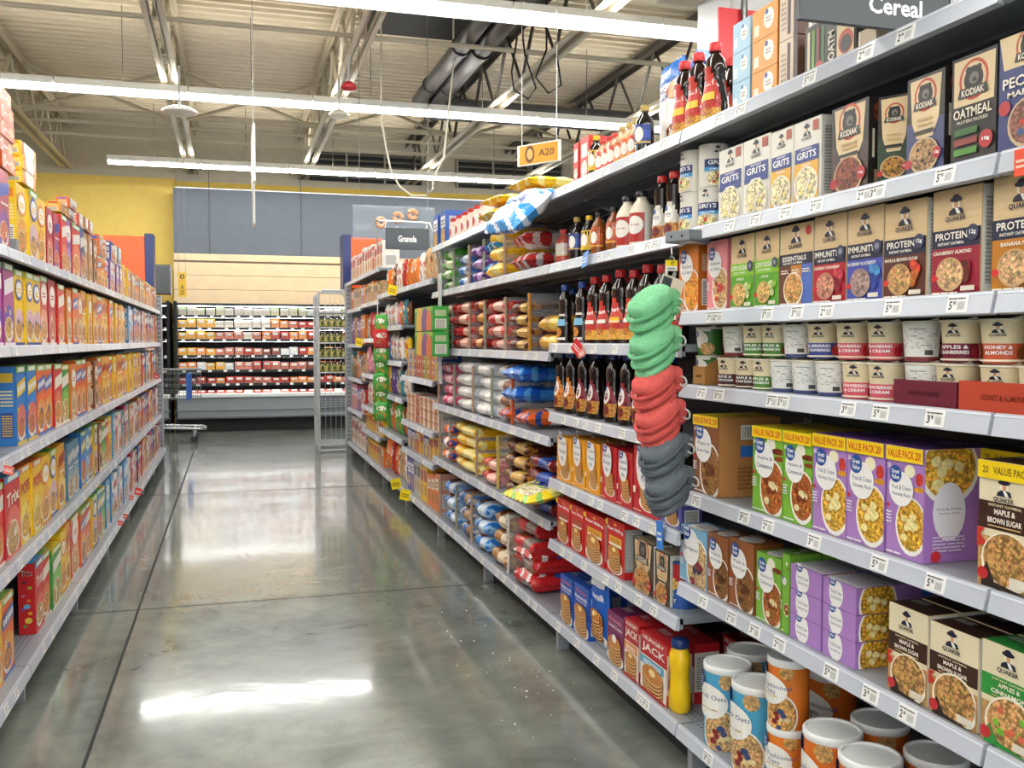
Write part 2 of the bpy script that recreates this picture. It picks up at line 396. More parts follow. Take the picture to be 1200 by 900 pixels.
for i, (x0, r) in enumerate(((2.12, .085), (2.32, .1))):
    mm = M(); mm.tube([(x0, 7.3, 4.12), (x0, 10.9, 4.12)], r, '#3b3b3d', 'steel_paint', 14)
    for yy in (7.4, 8.8, 10.2): mm.tube([(x0, yy, 4.12), (x0, yy+.06, 4.12)], r*1.15, '#2a2a2b', 'steel_paint', 14)
    tag(link('roof_duct', mm.mesh('roof_duct')), f'{"thin" if i == 0 else "thick"} black round pipe hanging under the roof deck', 'pipe')
mm = M(); mm.tube([(2.2, 10.95, 4.05), (6.5, 10.95, 4.05)], .13, '#55565a', 'steel_paint', 14)
tag(link('roof_duct', mm.mesh('roof_duct')), 'long grey crosswise duct under the roof behind the lights', 'pipe')
for (xx, yy, z0, pts_) in ((2.45, 7.9, 3.95, [(0, .6), (0, 0), (.02, -.15), (.12, -.42), (.05, -.52), (-.08, -.45), (-.1, -.3), (-.05, 0)]), (2.7, 8.0, 3.9, [(0, .66), (0, 0), (-.1, -.25), (.02, -.38), (.14, -.3), (.1, -.05)])):
    mm = M(); mm.tube([(xx+a, yy, z0+b_) for a, b_ in pts_], .009, '#222', 'dull', 5)
    tag(link('hanging_cable', mm.mesh('hanging_cable')), f'looped black cable dangling {"beside the roof pipes" if xx < 2.5 else "under the dark roof truss"}', 'cable')
p_ = [aty(x_, y_, 9.0) for x_, y_ in ((447, 140), (452, 170), (458, 200), (468, 218), (482, 229), (500, 229), (507, 222), (508, 212), (512, 200), (520, 185))]
p_ = [(p_[0][0], 4.56)]+p_+[(p_[-1][0]+.1, 4.0), (p_[-1][0]+.1, 4.56)]
mm = M(); mm.tube([(a, 9.0, b_) for a, b_ in p_], .01, '#e8e2d0', 'dull', 6)
tag(link('hanging_cable', mm.mesh('hanging_cable')), 'white cable hanging in a loop from the roof above the granola sign', 'cable')

# column and red poster beyond the oatmeal shelves
mm = M(); mm.box(3.0, 3.45, 5.3, 5.75, 0, 4.6, '#cfd2d2', 'steel_paint', .01); mm.box(2.7, 5.2, 5.28, 5.78, 3.55, 3.8, '#d8d4c6', 'steel_paint', .01); struct('trim_column', mm)
o = bpy.data.objects.new('sale_poster', None); COL.objects.link(o); o.location = (3.0, 5.2, 2.6); tag(o, 'red poster with white letters on the pillar above the syrup shelf', 'poster')
mm = M(); mm.box(-.14, .62, 0, .02, -.1, .75, '#d92f36', 'card'); ff = Face(mm, flat((-.14, 0, -.1), (1, 0, 0), (0, 0, 1), (0, -1, 0)), .76, .85)
ff.rect(0, 0, .22, .3, '#f4f4f4'); ff.poly([(.23, .05), (.5, .05), (.25, .6)], '#fff'); ff.text('N', .62, .5, .36, .5, '#fff'); part('poster_sheet', mm, o)
mm = M(); mm.tube([(.02, -.02, -.3), (.02, -.02, 1.1)], .02, '#8e9496', 'chrome', 8); mm.tube([(.5, -.02, -.3), (.5, -.02, 1.1)], .012, '#8e9496', 'chrome', 8); part('pole', mm, o)

# ---------------------------------------------------------------- strip lights
def make_light():
    hm = M(); hm.box(-.585, .585, -.075, .075, .03, .09, '#e8e8e4', 'steel_paint', .004)
    hm.fs([(-.585, -.075, .03), (.585, -.075, .03), (.585, -.15, .005), (-.585, -.15, .005)], [(0, 1, 2, 3)], '#ecebe6', 0, 'steel_paint')
    hm.fs([(-.585, .075, .03), (.585, .075, .03), (.585, .15, .005), (-.585, .15, .005)], [(3, 2, 1, 0)], '#ecebe6', 0, 'steel_paint')
    um = M(); um.box(-.56, .56, -.04, .04, .09, .094, (1, .97, .9), 'added_glow', 0)  # emissive strip added on the housing top to lift the ceiling brightness
    dm = M(); n = 8
    V = []
    for x in (-.572, .572): V += [(x, -.062*math.cos(math.pi*k/n), .028-.05*math.sin(math.pi*k/n)) for k in range(n+1)]
    dm.fs(V, [(k, k+1, n+2+k, n+1+k) for k in range(n)]+[tuple(range(n+1))[::-1], tuple(range(n+1, 2*n+2))], (1, 1, .97), 0, 'lamp')
    return Proto('strip_light', 'lamp', 'white strip light', bpy.data.meshes.new('none'), [('housing', hm, None), ('diffuser', dm, None), ('added_uplight', um, 'glowing strip added on the housing to brighten the ceiling')])
LIGHT = make_light()
rows = [(13.5, -1, 6, 'row nearest the back wall'), (9.72, -4, 6, 'middle row over the aisle'), (6.67, -4, 6, 'row in front of the roof girder'),
        (3.3, -4, 6, 'row above the mouth of the aisle'), (0, -4, 6, 'row behind the viewer'), (-3.3, -4, 6, 'rear row behind the viewer')]
for ry_, a, b_, w in rows:
    for k in range(a, b_):
        root = bpy.data.objects.new('strip_light', None); COL.objects.link(root); root.location = (.80-.587+1.177*k, ry_, 3.68)
        tag(root, f'lit white strip light, {ORD[k-a]} unit of the {w}', 'lamp', 'strip lights under the roof')
        for n_, me, l_ in LIGHT.parts: link(n_, me, root)
        if True:
            mm = M(); mm.tube([(0, 0, .09), (0, 0, .82)], .004, '#999', 'chrome', 4); part('hanger_rod', mm, root)

# discs, sprinkler, hanging signs
for (x, y, z, c, lab, r_) in ((-.44, 9.3, 3.43, '#e9e7e0', 'round white ceiling speaker plate hanging above the aisle', .16), (1.02, 9.3, 3.5, '#e6e2d0', 'small round cream ceiling sensor with yellow dots', .1), (1.02, 8.5, 3.56, '#c9303a', 'small red round alarm under the roof', .07)):
    o = bpy.data.objects.new('ceiling_disc', None); COL.objects.link(o); o.location = (x, y, z); tag(o, lab, 'ceiling fitting')
    mm = M(); mm.lathe([(.01, -.02), (r_*.7, -.015), (r_, .0), (r_, .02), (r_*.6, .05), (r_*.4, .06)], c, 'plastic', 24); part('cover', mm, o)
    mm = M(); mm.tube([(0, 0, .05), (0, 0, 3.86-z)], .012, '#ccc', 'steel_paint', 6); part('stem', mm, o)

def hang_sign(name, label, x0, x1, y, z0, z1, col, txt, tcol, cat='sign', wires=None, tw=.6, th=.3, ty=.5, frame=None, tx=.5):
    o = bpy.data.objects.new(name, None); COL.objects.link(o); o.location = ((x0+x1)/2, y, z0); tag(o, label, cat)
    w, h = x1-x0, z1-z0; mm = M(); mm.box(-w/2, w/2, 0, .012, 0, h, col, 'plastic', .002)
    ff = Face(mm, flat((-w/2, 0, 0), (1, 0, 0), (0, 0, 1), (0, -1, 0)), w, h)
    if isinstance(txt, str): ff.text(txt, tx, ty, tw, th, tcol)
    else: txt(ff)
    part('board', mm, o)
    if wires:
        mm = M()
        for q in (-.4, .4): mm.tube([(q*w, .006, h), (q*w, .006, wires-z0)], .0025, '#bbb', 'chrome', 4)
        part('wire', mm, o)
    if frame: part('frame', frame(w, h), o)
    return o
def gran_frame(w, h):
    mm = M(); mm.tube([(-w/2-.06, .0, -.0), (-w/2-.08, 0, h+.02), (-w/2-.05, 0, h+.05), (0, 0, h+.05), (w/2, 0, h+.045), (w/2+.02, 0, h), (w/2+.02, 0, -.12)], .006, '#c9cccd', 'chrome', 6)
    mm.tube([(-w/2, 0, h), (-w/2, 0, h+.05)], .004, '#c9cccd', 'chrome', 5); mm.tube([(w/2-.02, 0, h), (w/2-.02, 0, h+.05)], .004, '#c9cccd', 'chrome', 5); return mm
hang_sign('aisle_sign', 'dark grey sign reading Granola in a wire frame', 1.165, 1.515, 7.4, 2.045, 2.215, '#3a4044', 'Granola', '#f4f4f4', tw=.42, th=.3, frame=gran_frame)
def cer_frame(w, h):
    mm = M(); mm.tube([(w/2+.005, .0, h+.1), (w/2+.005, 0, .05), (w/2+.03, 0, .018), (w/2+.3, 0, .0)], .006, '#9a9fa2', 'chrome', 6); return mm
def cer_txt(f):
    f.text('Cereal', .63, .17, .36, .13, '#f2f2f2')
hang_sign('aisle_sign', 'large dark grey sign ending in Cereal above the oatmeal shelves', 1.118, 1.488, 1.7, 1.977, 2.26, '#3a4044', cer_txt, '#fff', frame=cer_frame)
def a20(f):
    f.rect(.06, .06, .94, .94, '#f0a92c'); f.ell(.3, .52, .11, .16, '#7a4a20'); f.ell(.3, .52, .07, .1, '#f0c070'); f.text('A20', .68, .52, .36, .34, '#7a4a20')
o = hang_sign('aisle_number_sign', 'orange A20 sign with white border hanging above the yellow bags', 1.79, 2.15, 6.0, 2.50, 2.64, '#f1efe6', a20, '#fff', wires=3.9)
o.rotation_euler = (0, 0, R(-55))
def a27(f): f.ell(.5, .82, .3, .3, '#3a3320'); f.ell(.5, .82, .16, .16, '#f0c21c'); f.text('A', .5, .4, .4, .16, '#3a3320'); f.text('27', .5, .18, .5, .16, '#3a3320')
hang_sign('aisle_number_sign', 'narrow yellow A27 sign above the refrigerated case', -.665, -.565, 13.0, 1.90, 2.22, '#f0c21c', a27, '#000', wires=4.55)
o = bpy.data.objects.new('hanging_banner', None); COL.objects.link(o); o.location = (.143, 6.0, 2.1); tag(o, 'white board seen edge-on hanging on a wire over the aisle', 'sign')
mm = M(); mm.box(-.008, .008, 0, .5, .2, .55, '#f2f2ee', 'card'); mm.box(-.005, .005, .1, .4, -.05, .2, '#d8d8d2', 'card'); part('board', mm, o)
mm = M(); mm.tube([(0, .1, .55), (0, .1, 1.8)], .0025, '#bbb', 'chrome', 4); part('wire', mm, o)
# wires down the grey wall
for x in (-.30, 1.02):
    mm = M(); mm.tube([(x, 14.6, 2.2), (x, 14.6, 3.85)], .005, '#a9adb0', 'chrome', 4); struct('trim_wire', mm)

# ================================================================ GONDOLAS
RX, LX = 1.30, -.766
SHELF, RAIL = '#8d929a', '#bcc1cd'
def tag_mesh(n):
    mm = M(); mm.box(-.026, .026, -.0008, .0008, -.016, .016, '#f3f3f1', 'card', .0002)
    ff = Face(mm, flat((-.026, -.0008, -.016), (1, 0, 0), (0, 0, 1), (0, -1, 0)), .052, .032)
    ff.text(n, .2, .42, .16, .5, '#333'); ff.text('46' if n == '2' else '98', .38, .56, .14, .24, '#333')
    ff.lines(.08, .78, .9, .95, 1, '#555', 2)
    for k in range(7): ff.rect2(.56+k*.05, .15, .575+k*.05, .62, '#444')
    return mm.mesh('price_tag')
TAGS = [tag_mesh('2'), tag_mesh('5'), tag_mesh('3')]
def mini_tag():
    mm = M(); mm.box(-.024, .024, -.0008, .0008, -.015, .015, '#eeeeec', 'card', .0002); return mm.mesh('price_tag')
MINI = mini_tag()
def gondola(side, y0, y1, levels, deck, back_h, label, tags=5, depth=.46, real=True, seed=0, ends=()):
    rnd = random.Random(seed); L = y1-y0-.003; xf = RX if side > 0 else LX
    root = bpy.data.objects.new('gondola_shelf_unit', None); COL.objects.link(root)
    root.location = (xf, (y0+y1)/2, 0); root.rotation_euler = (0, 0, RZ_R if side > 0 else RZ_L)
    tag(root, label, 'shelving', 'shelving bays along the aisle')
    # local: x along the aisle (-L/2..L/2), front at y=0, goods behind at +y
    def lv(z, front, dp, low):
        s = M(); g = .003
        s.box(-L/2+g, L/2-g, front+.004, dp, z-.022, z, SHELF, 'steel_paint', .001)
        s.box(-L/2+g, L/2-g, front+.002, front+.016, z-.036, z-.002, SHELF, 'steel_paint', .001)
        if tags >= 5:
            for i in range(int(L/.02)):
                if low:
                    for j in range(3): s.fs([(-L/2+.02+i*.02, front+.05+j*.02, z+.0004), (-L/2+.028+i*.02, front+.05+j*.02, z+.0004), (-L/2+.028+i*.02, front+.058+j*.02, z+.0004), (-L/2+.02+i*.02, front+.058+j*.02, z+.0004)], [(0, 1, 2, 3)], '#3b3e42', 0, 'steel_paint', False)
            for q in (.16, .3, .42): s.box(-L/2+g, L/2-g, q, q+.006, z-.03, z-.022, '#6a6e74', 'steel_paint', 0)
        for sx in (-1, 1):
            s.fs([(sx*(L/2-.012), dp, z-.022), (sx*(L/2-.012), dp, z-.12), (sx*(L/2-.012), dp-.3, z-.03), (sx*(L/2-.012), dp-.3, z-.022)], [(0, 1, 2, 3)], '#777b81', 0, 'steel_paint', False)
        so = part('shelf', s, root)
        rl = M(); t = .011                                                      # slanted ticket moulding
        V = []
        for x in (-L/2+g, L/2-g): V += [(x, front+.003, z+.003), (x, front-.004, z+.003), (x, front-t-.002, z-.037), (x, front+.003, z-.040)]
        rl.fs(V, [(1, 5, 6, 2), (0, 4, 5, 1), (3, 2, 6, 7), (0, 1, 2, 3), (4, 7, 6, 5)], RAIL, 0, 'plastic', False)
        rl.fs([(-L/2+g, front-.0055, z+.0006), (L/2-g, front-.0055, z+.0006), (L/2-g, front-.0062, z-.003), (-L/2+g, front-.0062, z-.003)], [(0, 1, 2, 3)], '#dfe3ee', 0, 'plastic', False)
        ro = part('price_rail', rl, so)
        n = int(tags*rnd.uniform(.8, 1.2)) if tags else 0
        for i in range(n):
            x = -L/2+.06+(L-.12)*(i+rnd.uniform(.1, .9))/max(n, 1)
            c = link('price_tag', rnd.choice(TAGS) if real else MINI, ro, (x, front-.0095, z-.018), (R(-11), 0, 0))
    for z in levels: lv(z, 0, depth, False)
    dk = -.0 if side > 0 else -.04
    lv(deck, dk, depth, True)
    k = M(); k.box(-L/2, L/2, dk+.07, depth, 0, deck-.022, '#26282a', 'dull', 0)
    part('toe_kick', k, root)
    k = M(); k.box(-L/2+.02, -L/2+.05, dk+.02, dk+.07, 0, deck-.03, '#8a8e94', 'steel_paint'); part('foot', k, root)
    k = M(); k.box(-L/2, L/2, depth+.002, depth+.02, 0, back_h, '#4a4c50', 'steel_paint', 0)
    for i in range(int(back_h/.05)): k.box(-L/2, L/2, depth-.0, depth+.003, .2+i*.05-.002, .2+i*.05, '#303236', 'dull', 0)
    part('back_panel', k, root)
    for e in (-1, 1):
        k = M(); k.box(e*(L/2-.01)-.01, e*(L/2-.01)+.01, depth-.018, depth, 0, back_h, '#7c8086', 'steel_paint', 0); part('upright', k, root)
    return root
B0 = [1.352+1.22*i for i in range(-1, 9)]
RB = [(1.948, 1.650, 1.407, 1.19, .873, .588)]*2+[(1.948, 1.645, 1.31, 1.018, .735, .472)]+[(1.948, 1.645, 1.273, .908, .545)]*2+[(1.745, 1.05, .70, .48), (1.745, 1.45, 1.154, .858, .526), (2.0, 1.70, 1.345, .99, .66, .42), (2.0, 1.68, 1.29, .91, .55)]
RN = ['oatmeal shelving bay cut by the picture edge', 'grey shelving bay full of oatmeal, grits and oat canisters', 'grey shelving bay of syrup bottles and pancake mix boxes', 'shelving bay of marshmallow bags next to the syrup', 'shelving bay of candy bags between clear plastic dividers',
      'shelving bay with green snack cartons beyond the dividers', 'shelving bay of pouches under the Granola sign', 'shelving bay with green strips hanging in front', 'end shelving bay beside the wire rolling rack']
for i in range(9):
    gondola(1, B0[i], B0[i+1], RB[i], .145, 1.96 if i < 5 else 1.9, RN[i], 7 if i < 3 else 6 if i < 5 else 3, real=i < 5, seed=i)
LB = [2.52+1.2*i for i in range(0, 8)]; LB[-1] = 11.05
LB = [2.5, 3.72, 4.94, 6.16, 7.38, 8.6, 9.82, 11.04]
for i in range(7):
    gondola(-1, LB[i], LB[i+1], (1.655, 1.303, .917, .52), .145, 1.9, f'cereal shelving bay, {ORD[i]} from the mouth of the aisle', 6 if i < 3 else 4, real=i < 3, seed=20+i)

# perforated end posts
for (x, y, h, lab) in ((LX-.01, 11.06, 1.82, 'grey slotted post at the far end of the cereal shelves'), (RX+.01, 11.15, 2.0, 'grey slotted post at the far end of the granola shelves')):
    mm = M(); mm.box(-.035, .035, 0, .05, 0, h, '#9a9ea4', 'steel_paint', .002)
    for k in range(int(h/.05)): mm.box(-.012, -.004, -.0005, .0, .05+k*.05, .075+k*.05, '#3b3d40', 'dull', 0); mm.box(.006, .014, -.0005, .0, .05+k*.05, .075+k*.05, '#3b3d40', 'dull', 0)
    tag(link('slotted_post', mm.mesh('slotted_post'), None, (x, y, 0)), lab, 'post')
# orange end-cap panels
def endcap(x0, x1, y, z0, z1, navy, lab):
    o = bpy.data.objects.new('endcap_panel', None); COL.objects.link(o); o.location = ((x0+x1)/2, y, z0); tag(o, lab, 'sign'); w = x1-x0; h = z1-z0
    mm = M(); mm.box(-w/2, w/2, 0, .04, 0, h, '#e65a18', 'card', .003); ff = Face(mm, flat((-w/2, 0, 0), (1, 0, 0), (0, 0, 1), (0, -1, 0)), w, h)
    for k in range(6):
        a = k*math.pi/3+.2; c_, s_ = math.cos(a), math.sin(a); q = w/h
        ff.poly([(.42+.06*c_-.02*s_, .5+(.06*s_+.02*c_)*q), (.42+.06*c_+.02*s_, .5+(.06*s_-.02*c_)*q), (.42+.2*c_+.03*s_, .5+(.2*s_-.03*c_)*q), (.42+.2*c_-.03*s_, .5+(.2*s_+.03*c_)*q)], '#d9501f')
    part('orange_sheet', mm, o)
    mm = M(); mm.box(-w/2+.02, w/2-.02, .05, .25, -z0, h-.05, '#5a5e64', 'steel_paint'); part('stand', mm, o)
    mm = M(); mm.box(navy*w/2, navy*(w/2+.09), -.01, .3, -.0, h+.03, '#1b2a63', 'card', .003); part('navy_side', mm, o)
endcap(-1.36, -.93, 11.35, 1.88, 2.50, 1, 'orange end panel with navy edge above the cereal shelves')
endcap(1.37, 1.75, 11.35, 1.95, 2.56, -1, 'orange end panel with navy edge above the granola shelves')

# ================================================================ REFRIGERATED CASE
def case(x0, x1, y, label, seed):
    L = x1-x0; root = bpy.data.objects.new('refrigerated_case', None); COL.objects.link(root); root.location = (x0, y, 0); tag(root, label, 'display fridge', 'open fridges along the back wall')
    k = M(); k.box(0, L, .12, .8, 0, .19, '#1c1e20', 'dull'); part('plinth', k, root)
    k = M(); k.box(0, L, .0, .8, .19, .5, '#8b9096', 'steel_paint', .02); k.box(0, L, -.012, .0, .30, .325, '#6d7278', 'steel_paint', .004); k.box(0, L, -.012, 0, .2, .22, '#5a5e64', 'steel_paint'); part('base_cabinet', k, root)
    k = M(); k.box(0, L, -.02, .06, .5, .56, '#e9ebec', 'plastic', .01); part('bumper_rail', k, root)
    k = M(); k.box(0, L, .72, .8, .5, 1.85, '#1d1f22', 'dull'); part('rear_panel', k, root)
    k = M(); k.box(0, L, .12, .8, 1.84, 1.875, '#2a2c2f', 'dull'); part('canopy', k, root)
    k = M(); k.box(.05, L-.05, .2, .24, 1.832, 1.84, (1, 1, 1), 'case_light'); part('light_tube', k, root, 'glowing white tube')
    for z in (1.70, 1.52, 1.35, 1.115, .90, .70):
        s = M(); s.box(.03, L-.03, .16, .72, z-.03, z-.012, '#3a3d41', 'steel_paint'); so = part('shelf', s, root)
        s = M(); s.box(.03, L-.03, .14, .16, z-.035, z+.005, '#1f2124', 'plastic', .002); r = part('price_rail', s, so)
        for i in range(int(L/.19)): link('price_tag', MINI, r, (.1+i*.19+random.uniform(0, .06), .137, z-.015))
        s = M(); s.box(.05, L-.05, .19, .2, z-.036, z-.031, (1, 1, 1), 'case_light'); part('light_tube', s, so, 'glowing white tube')
    for xx in (0, L-.04):
        k = M(); k.box(xx, xx+.04, .0, .8, 0, 1.9, '#141517', 'dull', .01); part('end_panel', k, root)
    return root
case(-.80, 2.9, 14.3, 'long open fridge of packaged meat on the back wall', 1)
case(-3.9, -.86, 14.3, 'dark open fridge half hidden behind the cereal shelves', 2)
# ================================================================ PRODUCTS
PCACHE = {}
def cached(key, fn):
    if key not in PCACHE: PCACHE[key] = fn()
    return PCACHE[key]
q5 = lambda v: round(v*200)/200

# ---- fronts of the oatmeal side
def quaker(bandtxt, sub, flav, col, food, bits=(), tall=False, band='#1f2440', extra=None):
    def fn(f):
        k = f.W/f.H; f.rect(0, 0, 1, 1, '#dfc294')
        for i in range(5): f.rect(0, .64+i*.07, 1, .643+i*.07, '#d2b27f')
        f.rect(0, 0, 1, .45, col); f.rect(0, .45, 1, .62, band)
        emblem(f, .5, .79, .17)
        f.text(bandtxt, .42, .56, min(.75, .095*len(bandtxt)), .07, '#f4f0e6'); f.text('INSTANT OATMEAL', .42, .49, .55, .028, '#f4f0e6')
        f.ell(.86, .57, .12, .12, '#3a3f5a'); f.text('12g', .86, .57, .13, .05, '#fff') if bandtxt == 'PROTEIN' else f.ell(.86, .57, .06, .06, '#8a90a8')
        f.text(flav, .45, .405, min(.8, .055*len(flav)), .035, '#f6efe0')
        r = random.Random(len(flav))
        for i in range(6): f.ell(.75+r.uniform(-.1, .15), .14+r.uniform(0, .2), .09, .09, bits[i % len(bits)] if bits else col, .5, x_hi=1)
        bowl(f, .42, .2, .29, .26, food, 3, food)
        f.ell(.1, .17, .07, .05, '#d8262c'); f.rect(.66, .04, .94, .085, '#e8e0d0'); f.lines(.06, .02, .6, .05, 1, '#f0e6d6')
    return fn
def essentials(f):
    f.rect(0, 0, 1, 1, '#dfc294'); emblem(f, .48, .81, .17); f.ell(.86, .9, .08, .08, '#c8363c')
    f.rect(0, .0, .36, .62, '#6a3a2a'); f.rect(.36, 0, .68, .62, '#c98228'); f.rect(.68, 0, 1, .62, '#4f6fc0'); f.rect(0, .5, 1, .64, '#1f2440')
    f.text('ESSENTIALS', .46, .58, .72, .06, '#f4f0e6'); f.text('INSTANT OATMEAL', .42, .525, .6, .025, '#f4f0e6')
    for x in (.18, .52, .84): f.lines(x-.12, .4, x+.12, .46, 2, '#efe6d2')
    bowl(f, .45, .2, .3, .3, '#cf9a58', 4, '#f0e6d2'); f.lines(.06, .02, .6, .05, 1, '#f0e6d6')
def gvfront(base, labs, food, rim='#f3efe8', bits=(), value=None, dark=None, corner=None, bowlpos=(.68, .3, .42, .55), nb=7):
    def fn(f):
        k = f.W/f.H; f.rect(0, 0, 1, 1, base)
        if corner:
            for (x, y, rx, ry, c, a) in corner: f.ell(x, y, rx, ry, c, a, x_hi=1, y_hi=1)
        x, y, rx, ry = bowlpos; bowl(f, x, y, rx, ry, food, 7, rim, bits, nb, .2, x_hi=.995, y_lo=.005)
        oval_label(f, .42, .66 if not value else .62, .33, .33, labs)
        if value: f.rect(0, .87, 1, 1, '#f7d417'); f.text(value, .5, .935, .9, .075, '#d23a1e')
        f.text('20', .1, .82, .1, .04, '#f4f0f4') if value else None
        f.lines(.05, .03, .5, .06, 1, '#eee', 2); f.lines(.04, .3, .2, .42, 4, '#e8e2ea', 3); f.ell(.1, .46, .04, .04, '#cf2c3a')
    return fn
def grits(col, low):
    def fn(f):
        f.rect(0, 0, 1, 1, '#efeadf'); emblem(f, .48, .84, .15, True, '#33363c'); f.rect(.06, .5, .94, .68, col); f.rect(.72, .85, .92, .97, '#b9584a')
        f.text('INSTANT', .5, .655, .4, .022, '#fff'); f.text('GRITS', .5, .585, .72, .085, '#fff'); f.rect(.06, .44, .94, .5, low); f.text('ORIGINAL', .5, .47, .4, .025, '#fff')
        if low != col: f.rect(.06, .05, .94, .44, low)
        bowl(f, .5, .22, .44, .42, '#e9dcae', 5, '#f3efe6', ('#f3e08a', '#e6e0b0'), 6, .14); f.poly([(.35, .02), (.42, .02), (.7, .3), (.66, .32)], '#efece4')
        f.rect(.1, .03, .9, .05, '#3a56a8')
    return fn
def bear(f, cx, cy, s):
    k = f.W/f.H; f.ell(cx, cy, s*1.1, s*1.15, '#c4523c'); f.ell(cx, cy, s*.92, s*.97, '#e0c79c'); f.ell(cx, cy, s*.72, s*.75, '#2e2c2b')
    for q in (-.4, .4): f.ell(cx+q*s, cy+s*.55*k, s*.2, s*.2, '#2e2c2b')
    f.ell(cx+.05*s, cy+.05*s*k, s*.36, s*.34, '#7a746c'); f.ell(cx+.1*s, cy-.05*s*k, s*.16, s*.12, '#1c1b1a')
    f.poly([(cx-s*1.15, cy-s*.95*k), (cx+s*1.15, cy-s*.95*k), (cx+s*1.0, cy-s*.4*k), (cx-s*1.0, cy-s*.4*k)], '#3a3836')
    f.text('KODIAK', cx, cy-s*.68*k, s*1.7, s*.4*k, '#efe6d2')
def kodiak(side, food, big=False):
    def fn(f):
        f.rect(0, 0, 1, 1, '#34302c'); f.rect(0, 0, 1, .55, side)
        if big:
            f.poly([(.05, .55), (.95, .55), (.97, .97), (.05, .97)], '#e0c79c'); bear(f, .5, .77, .3); f.text('OATMEAL', .5, .48, .86, .09, '#efe6d2'); f.text('PROTEIN PACKED', .5, .4, .7, .03, '#cfc6b2')
            for i, c in enumerate(('#3c6a34', '#8a3a34', '#4e8a34')): f.rect(.1, .28-i*.09, .62, .34-i*.09, c)
            f.ell(.82, .2, .15, .15, '#b8353a'); f.text('10g', .82, .2, .16, .04, '#fff')
        else:
            f.poly([(.08, .97), (.92, .97), (.86, .55), (.7, .38), (.28, .38), (.14, .55)], '#e0c79c'); bear(f, .5, .8, .27)
            f.lines(.3, .5, .72, .6, 2, '#c9ab78', 4); f.rect(.22, .42, .76, .455, '#34302c'); bowl(f, .5, .2, .4, .34, food, 6, '#c9b08a', ('#3a2a30',), 4, .1)
            f.ell(.86, .2, .11, .11, '#b8353a'); f.ell(.1, .14, .09, .09, '#b8353a'); f.text('12g', .86, .2, .12, .035, '#fff')
        f.lines(.1, .02, .85, .05, 1, '#cfc6b2', 6)
    return fn
def kod_side(f):
    f.rect(0, 0, 1, 1, '#26221f'); f.ell(.5, .85, .35, .35, '#8a3a24', 1)
    f.text('OATMEAL', .55, .5, .36*f.H/f.W, .5*f.W/f.H, '#efe6d2', rot=math.pi/2); f.rect(.2, .06, .75, .22, '#a58a6a')
    f.rect(.12, .35, .2, .66, '#cfc6b2')
def nutri(f):
    f.rect(.02, .01, .98, .99, '#dedbd2')
    for i in range(9): f.rect(.1, .1+i*.09, .9, .105+i*.09, '#555')
    f.lines(.1, .12, .9, .9, 22, '#9a9a98', 3)
def q20(f, txt=('MAPLE &', 'BROWN SUGAR'), band='#3c231a', food='#b58a50', col='#c79a62', value=None, bits=()):
    f.rect(0, 0, 1, 1, '#e6d9b8'); f.rect(0, 0, 1, .4, col, .25); f.rect(0, .46, 1, .68, band)
    emblem(f, .47, .83 if not value else .76, .15); top = .68
    f.text('INSTANT OATMEAL', .5, .655, .6, .02, '#e8d8b0'); f.text(txt[0], .5, .605, .38, .045, '#f6efe0'); f.text(txt[1], .5, .535, .62, .045, '#f6efe0'); f.rect(.2, .485, .8, .495, '#cfae7c')
    if band == '#3c231a': f.poly([(0, .3), (.2, .34), (.05, .4), (.15, .46), (0, .46)], '#c8382a')
    f.ell(.56, .22, .47, .44, '#f1ead8', x_hi=.995, y_lo=.01); f.ell(.56, .24, .43, .38, food, 1, x_hi=.995, y_lo=.01)
    r = random.Random(4)
    for i in range(10 if bits else 0): f.ell(.56+r.uniform(-.3, .3), .25+r.uniform(-.12, .14), .055, .05, bits[i % len(bits)], .3)
    f.poly([(.12, .12), (.2, .2), (.35, .05), (1, .0), (.1, .0)], band if band != '#3c231a' else '#2e221c'); f.ell(.13, .1, .1, .09, '#c02a30'); f.rect(.62, .04, .93, .12, '#ded6c6')
    if value: f.rect(0, .86, 1, 1, '#f7d417'); f.text(value, .52, .93, .85, .06, '#7a5a10')
def top_plain(c, lab=None):
    def fn(f):
        f.rect(.01, .01, .99, .99, c)
        if lab: f.ell(.5, .35, .33, .26, '#eeeae4'); f.lines(.3, .28, .7, .42, 2, '#8a86a8')
    return fn
K = {}
def kind(name, obj, cat, desc, front, base, side=None, top=None, dd=.075, m='card'): K[name] = (obj, cat, desc, front, base, side, top, dd, m)
OB = 'oatmeal_box'
kind('gvpeach', OB, 'box', 'orange oatmeal box with peach bowl', gvfront('#d8781e', ('Peaches', '& Cream'), '#e8922a', bits=('#f2a93a',)), '#c86a1a')
kind('gvstraw', OB, 'box', 'pink oatmeal box with white oval', gvfront('#e58a92', ('Strawberries', '& Cream'), '#d8b07a', bits=('#d8423c',)), '#d97882')
kind('qlow', OB, 'box', 'green lower-sugar style oatmeal box', quaker('LOW SUGAR', '', 'APPLES', '#5fa82c', '#d8b06a', ('#8ac040', '#d8e0a0'), band='#8cc832'), '#5fa82c', nutri)
kind('qess', OB, 'box', 'tan ESSENTIALS oatmeal box in three colours', essentials, '#c9a870', nutri)
kind('qimr', OB, 'box', 'red IMMUNITY oatmeal box', quaker('IMMUNITY', '', 'RASPBERRY STRAWBERRY', '#b81e34', '#c98a72', ('#8a1428', '#c83a4a')), '#c9a870', nutri)
kind('qimb', OB, 'box', 'blue IMMUNITY oatmeal box', quaker('IMMUNITY', '', 'BLUEBERRY BLACKBERRY', '#4a57b4', '#a58a84', ('#2a3f9a', '#4a90c8')), '#c9a870', nutri)
kind('qprm', OB, 'box', 'brown PROTEIN oatmeal box', quaker('PROTEIN', '', 'MAPLE & BROWN SUGAR', '#5e2f25', '#c79a62', ('#d8442a', '#c8702a')), '#c9a870', nutri)
